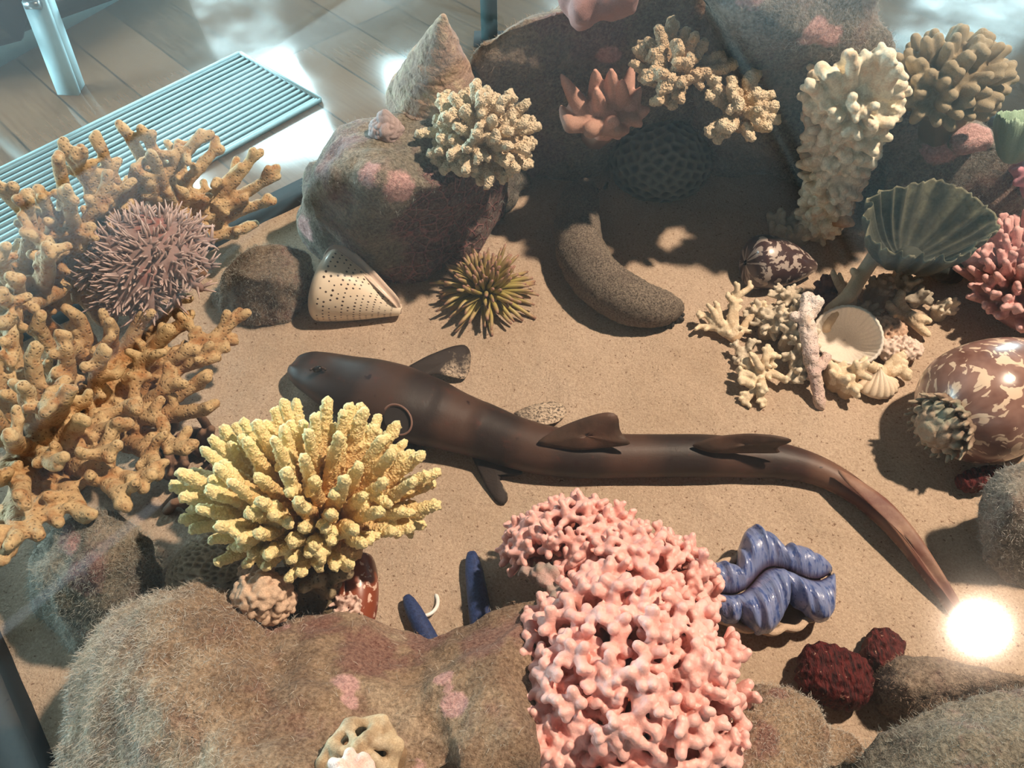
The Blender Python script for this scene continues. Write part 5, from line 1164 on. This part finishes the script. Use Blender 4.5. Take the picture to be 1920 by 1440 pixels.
twig('small_antler_coral', (1400, 665, .01), [((1385, 655, .015), (1378, 645, .02)), ((1405, 650, .02), (1412, 640, .025)), ((1390, 672, .012), (1380, 680, .006))], 'tiny dark cream coral twig beside the near antler coral', r0=.005, r1=.003, forks=3, mat=bl2)
# the white stick and the tan rod
mw = coralmat('white_stick', (.58, .36, .32), (.90, .80, .74), rough=.85, pore=420, pore_d=.0008, mott=(.66, .52, .42))
a, b = P(1515, 560, .062), P(1538, 758, .006)
sg = [(a, .0088, P(1512, 600, .055), .0095, 1, .9), (P(1512, 600, .055), .0095, P(1520, 660, .04), .0090, .9, .5), (P(1520, 660, .04), .0090, b, .0068, .5, .2), (P(1518, 590, .056), .008, P(1532, 565, .066), .007, .8, 1), (P(1505, 605, .05), .006, P(1490, 592, .055), .005, .6, .8), (P(1528, 700, .028), .007, P(1550, 670, .03), .006, .3, .4)]
coral('stick_coral', sg, .0016, mw, 'upright leaning white pink coral stick at the front of the rubble pile', smooth=1, disp=.0016, dfreq=160, spikes=(500, .0014))
sg = [(P(1558, 582, .045), .0085, P(1590, 556, .055), .0088, .4, .6), (P(1590, 556, .055), .0088, P(1612, 522, .06), .0092, .6, .8), (P(1612, 522, .06), .0092, P(1640, 480, .07), .0092, .8, .9), (P(1640, 480, .07), .0092, P(1665, 440, .08), .0085, .9, 1), (P(1610, 525, .06), .005, P(1600, 508, .068), .0045, .7, .9), (P(1560, 585, .045), .009, P(1545, 610, .03), .009, .3, .4), (P(1545, 610, .03), .009, P(1545, 625, .004), .009, .2, .3)]
coral('rod_coral', sg, .0016, coralmat('tan_rod', (.50, .34, .20), (.66, .56, .42), rough=.85), 'long tan coral rod leaning from the rubble pile up under the green cup coral', smooth=2, spikes=(500, .0006))
# cockle shell bowl
def cockle():
    c = P(1580, 650, .022); T = Matrix.Rotation(radians(-28), 3, 'Z') @ Matrix.Rotation(radians(30), 3, 'X'); V = []; tv = []; nU, nV = 26, 220; rx = 62 / SC(c); 
    for i in range(nU):
        s = i / (nU - 1)
        for j in range(nV):
            an = j / nV * tau; rib = 1 + .022 * abs(sin(an * 17)) * s; r = rx * (s ** .75) * rib; q = Vector((cos(an) * r * (1 - .1 * sin(an)), sin(an) * r * .9, -.034 * (1 - s ** 2.2))); V.append((c + Vector((0, 0, .022)) + T @ q)[:]); tv.append(s)
    root = empty('cockle_shell', Vector((c.x, c.y, 0)), 'open white cockle shell bowl with a ribbed edge in the middle of the rubble pile', 'shell')
    V = np.array(V); V[:, 2] = np.maximum(V[:, 2], .001)
    o = obj('valve', V, grid_faces(nU, nV, True), coralmat('cockle_white', (.72, .62, .52), (.82, .74, .64), rough=.45), root, attrs={'t': tv}); m = o.modifiers.new('s', 'SOLIDIFY'); m.thickness = .003
cockle()
nubs('nubbly_coral_lump', P(1657, 622, .018), (.024, .018, .016), 120, .0030, coralmat('brown_nubs', (.30, .18, .12), (.62, .42, .30)), 'brown nubbed coral lump at the upper right of the cockle shell', vox=.0014)
nubs('nubbly_coral_lump', P(1683, 655, .016), (.026, .016, .014), 150, .0024, coralmat('pale_nubs', (.50, .36, .30), (.82, .66, .56)), 'pale nubbed coral lump at the lower right of the cockle shell', vox=.0013)
clump('knobbed_coral_piece', [(1570, 710, .015, .013), (1590, 725, .015, .011), (1555, 700, .012, .010), (1600, 700, .02, .012)], 7, .0048, 'tan knobbed coral piece in front of the cockle shell', mat=bl, l=(.006, .014), sp=(300, .0006))
twig('branch_fragment', (1660, 700, .01), [((1690, 690, .015), (1700, 705, .01)), ((1680, 675, .02), (1690, 668, .02)), ((1640, 690, .02), (1620, 680, .025))], 'short thick cream coral branch behind the white ridged shell', r0=.008, r1=.006, forks=2)
def ridged():
    c = P(1648, 735, .006); V = []; tv = []; nU, nV = 30, 90; sx = 44 / SC(c)
    for i in range(nU):
        s = i / (nU - 1)
        for j in range(nV):
            f = j / (nV - 1); an = radians(200 + 150 * f); rr = s * sx * (1 + .06 * abs(sin(f * 26))); V.append((c.x + cos(an) * rr * 1.0, c.y + .022 + sin(an) * rr * 1.15, .002 + .024 * math.sqrt(max(0, 1 - s * s * .98)) * (.5 + .5 * sin(f * pi)) + .0015 * abs(sin(f * 26)) * s)); tv.append(s)
    o = obj('ridged_shell', np.array(V), [f[::-1] for f in grid_faces(nU, nV)], coralmat('ridged_white', (.80, .68, .55), (.84, .68, .50), rough=.6), attrs={'t': tv}); m = o.modifiers.new('s', 'SOLIDIFY'); m.thickness = .003
    tag(o, 'white ridged fan shell fragment at the lower right of the rubble pile', 'shell')
ridged()
clump('dark_coral_lump', [(1552, 540, .022, .019), (1565, 572, .012, .012)], 26, .0035, 'dark maroon coral lump behind the rubble pile', mat=coralmat('maroon_lump', (.045, .015, .018), (.16, .065, .055)), l=(.002, .006))
clump('round_spiky_shell', [(1650, 540, .022, .020)], 40, .003, 'dull round spiky shell in the shade under the green cup coral', mat=coralmat('dim_shell', (.30, .23, .18), (.46, .36, .29)), l=(.003, .007))
twig('shaded_twig_coral', (1600, 585, .01), [((1585, 555, .03), (1575, 520, .04)), ((1600, 560, .03), (1610, 545, .035)), ((1570, 530, .04), (1562, 512, .045))], 'grey white twig coral beside the tan rod, in the shade', mat=bl2, forks=2)
twig('white_coral_fragment', (1700, 590, .01), [((1685, 565, .02), (1690, 552, .025)), ((1715, 605, .015), (1733, 622, .01)), ((1680, 590, .012), (1668, 575, .02)), ((1722, 598, .02), (1735, 600, .02))], 'white coral fragment right of the cockle shell, near the shade edge', r0=.008, r1=.0055, forks=1)
clump('shaded_coral_crumbs', [(1764, 582, .012, .012)], 16, .0035, 'grey coral crumb alone in the shade, left of the pink finger coral', mat=bl2)
clump('shaded_coral_rubble', [(1620, 590, .012, .013), (1600, 592, .01, .010), (1700, 540, .012, .010), (1720, 560, .01, .010), (1690, 510, .02, .012)], 14, .0038, 'dull coral rubble in shade between the cockle shell and green cup coral', mat=coralmat('dull_rubble', (.26, .22, .17), (.42, .36, .28)))
# red organ pipe corals
def organ(name, c, r, rot, label, tilt=.0):
    V, Fc = ellipsoid((0, 0, 0), (1, 1, 1), 0, 120, 80); q = V.copy(); rr = np.abs(q) ** .72 * np.sign(q); q = rr * np.array(r)
    cr, sr = cos(rot), sin(rot); ang = np.arctan2(q[:, 1], q[:, 0]); 
    q[:, 0] += np.sin(q[:, 1] * 700 + 3 * vn(q, 60)) * .0009; q[:, 1] += np.sin(q[:, 0] * 650 + 2 * vn(q, 90, 4)) * .0009; q[:, 2] += vn(q, 260, 2) * .003
    q = q @ np.array(Matrix.Rotation(tilt, 3, 'Y')).T; q = q @ np.array([[cr, sr, 0], [-sr, cr, 0], [0, 0, 1]]) + np.array(c); q[:, 2] = np.maximum(q[:, 2], .0)
    t = NT('organ_pipe_red'); mp_ = t.n.new('ShaderNodeMapping'); t.link(t.tc.outputs['Object'], mp_.inputs[0]); mp_.inputs['Rotation'].default_value = (0, 0, -rot); mp_.inputs['Scale'].default_value = (380, 60, 200)
    s = t.noise(1, 3, .7, vec=mp_.outputs[0]); c_ = t.mix(t.mapr(s, .38, .6), (.018, .002, .003), (.11, .012, .011)); c_ = t.mix(t.mapr(t.noise(110, 3, .8), .66, .72), c_, (.50, .30, .22))
    o = obj(name, q, Fc, t.out(c_, .75, t.bump(s, .003, 1), spec=.3)); tag(o, label, 'coral')
organ('organ_pipe_coral', P(1563, 1268, .022), (.032, .026, .022), -.35, 'dark red ribbed organ pipe coral block, larger one, on the sand below the blue clam')
organ('organ_pipe_coral', P(1655, 1222, .015), (.017, .021, .015), -.6, 'smaller dark red organ pipe coral piece, right of the larger red block')
organ('organ_pipe_coral', P(1842, 897, .011), (.030, .012, .011), .25, 'dark maroon organ pipe coral piece tucked below the big brown snail shell')
# pink sponge lumps at the top
segs = []
for x, y, z, r in ((1072, 0, .33, .014), (1090, 18, .33, .016), (1110, 5, .335, .016), (1140, -5, .34, .02), (1160, -15, .345, .022), (1085, -8, .335, .014)):
    segs.append((P(x, y, z), r, P(x + 3, y + 14, z - .02), r * .9, .6, 1))
coral('pink_sponge', segs, .003, coralmat('sponge_pink', (.32, .16, .15), (.46, .26, .24), rough=.9), 'dusky pink rounded sponge lumps on top of the back rock, cut by the top edge', smooth=3, disp=.002, dfreq=60)
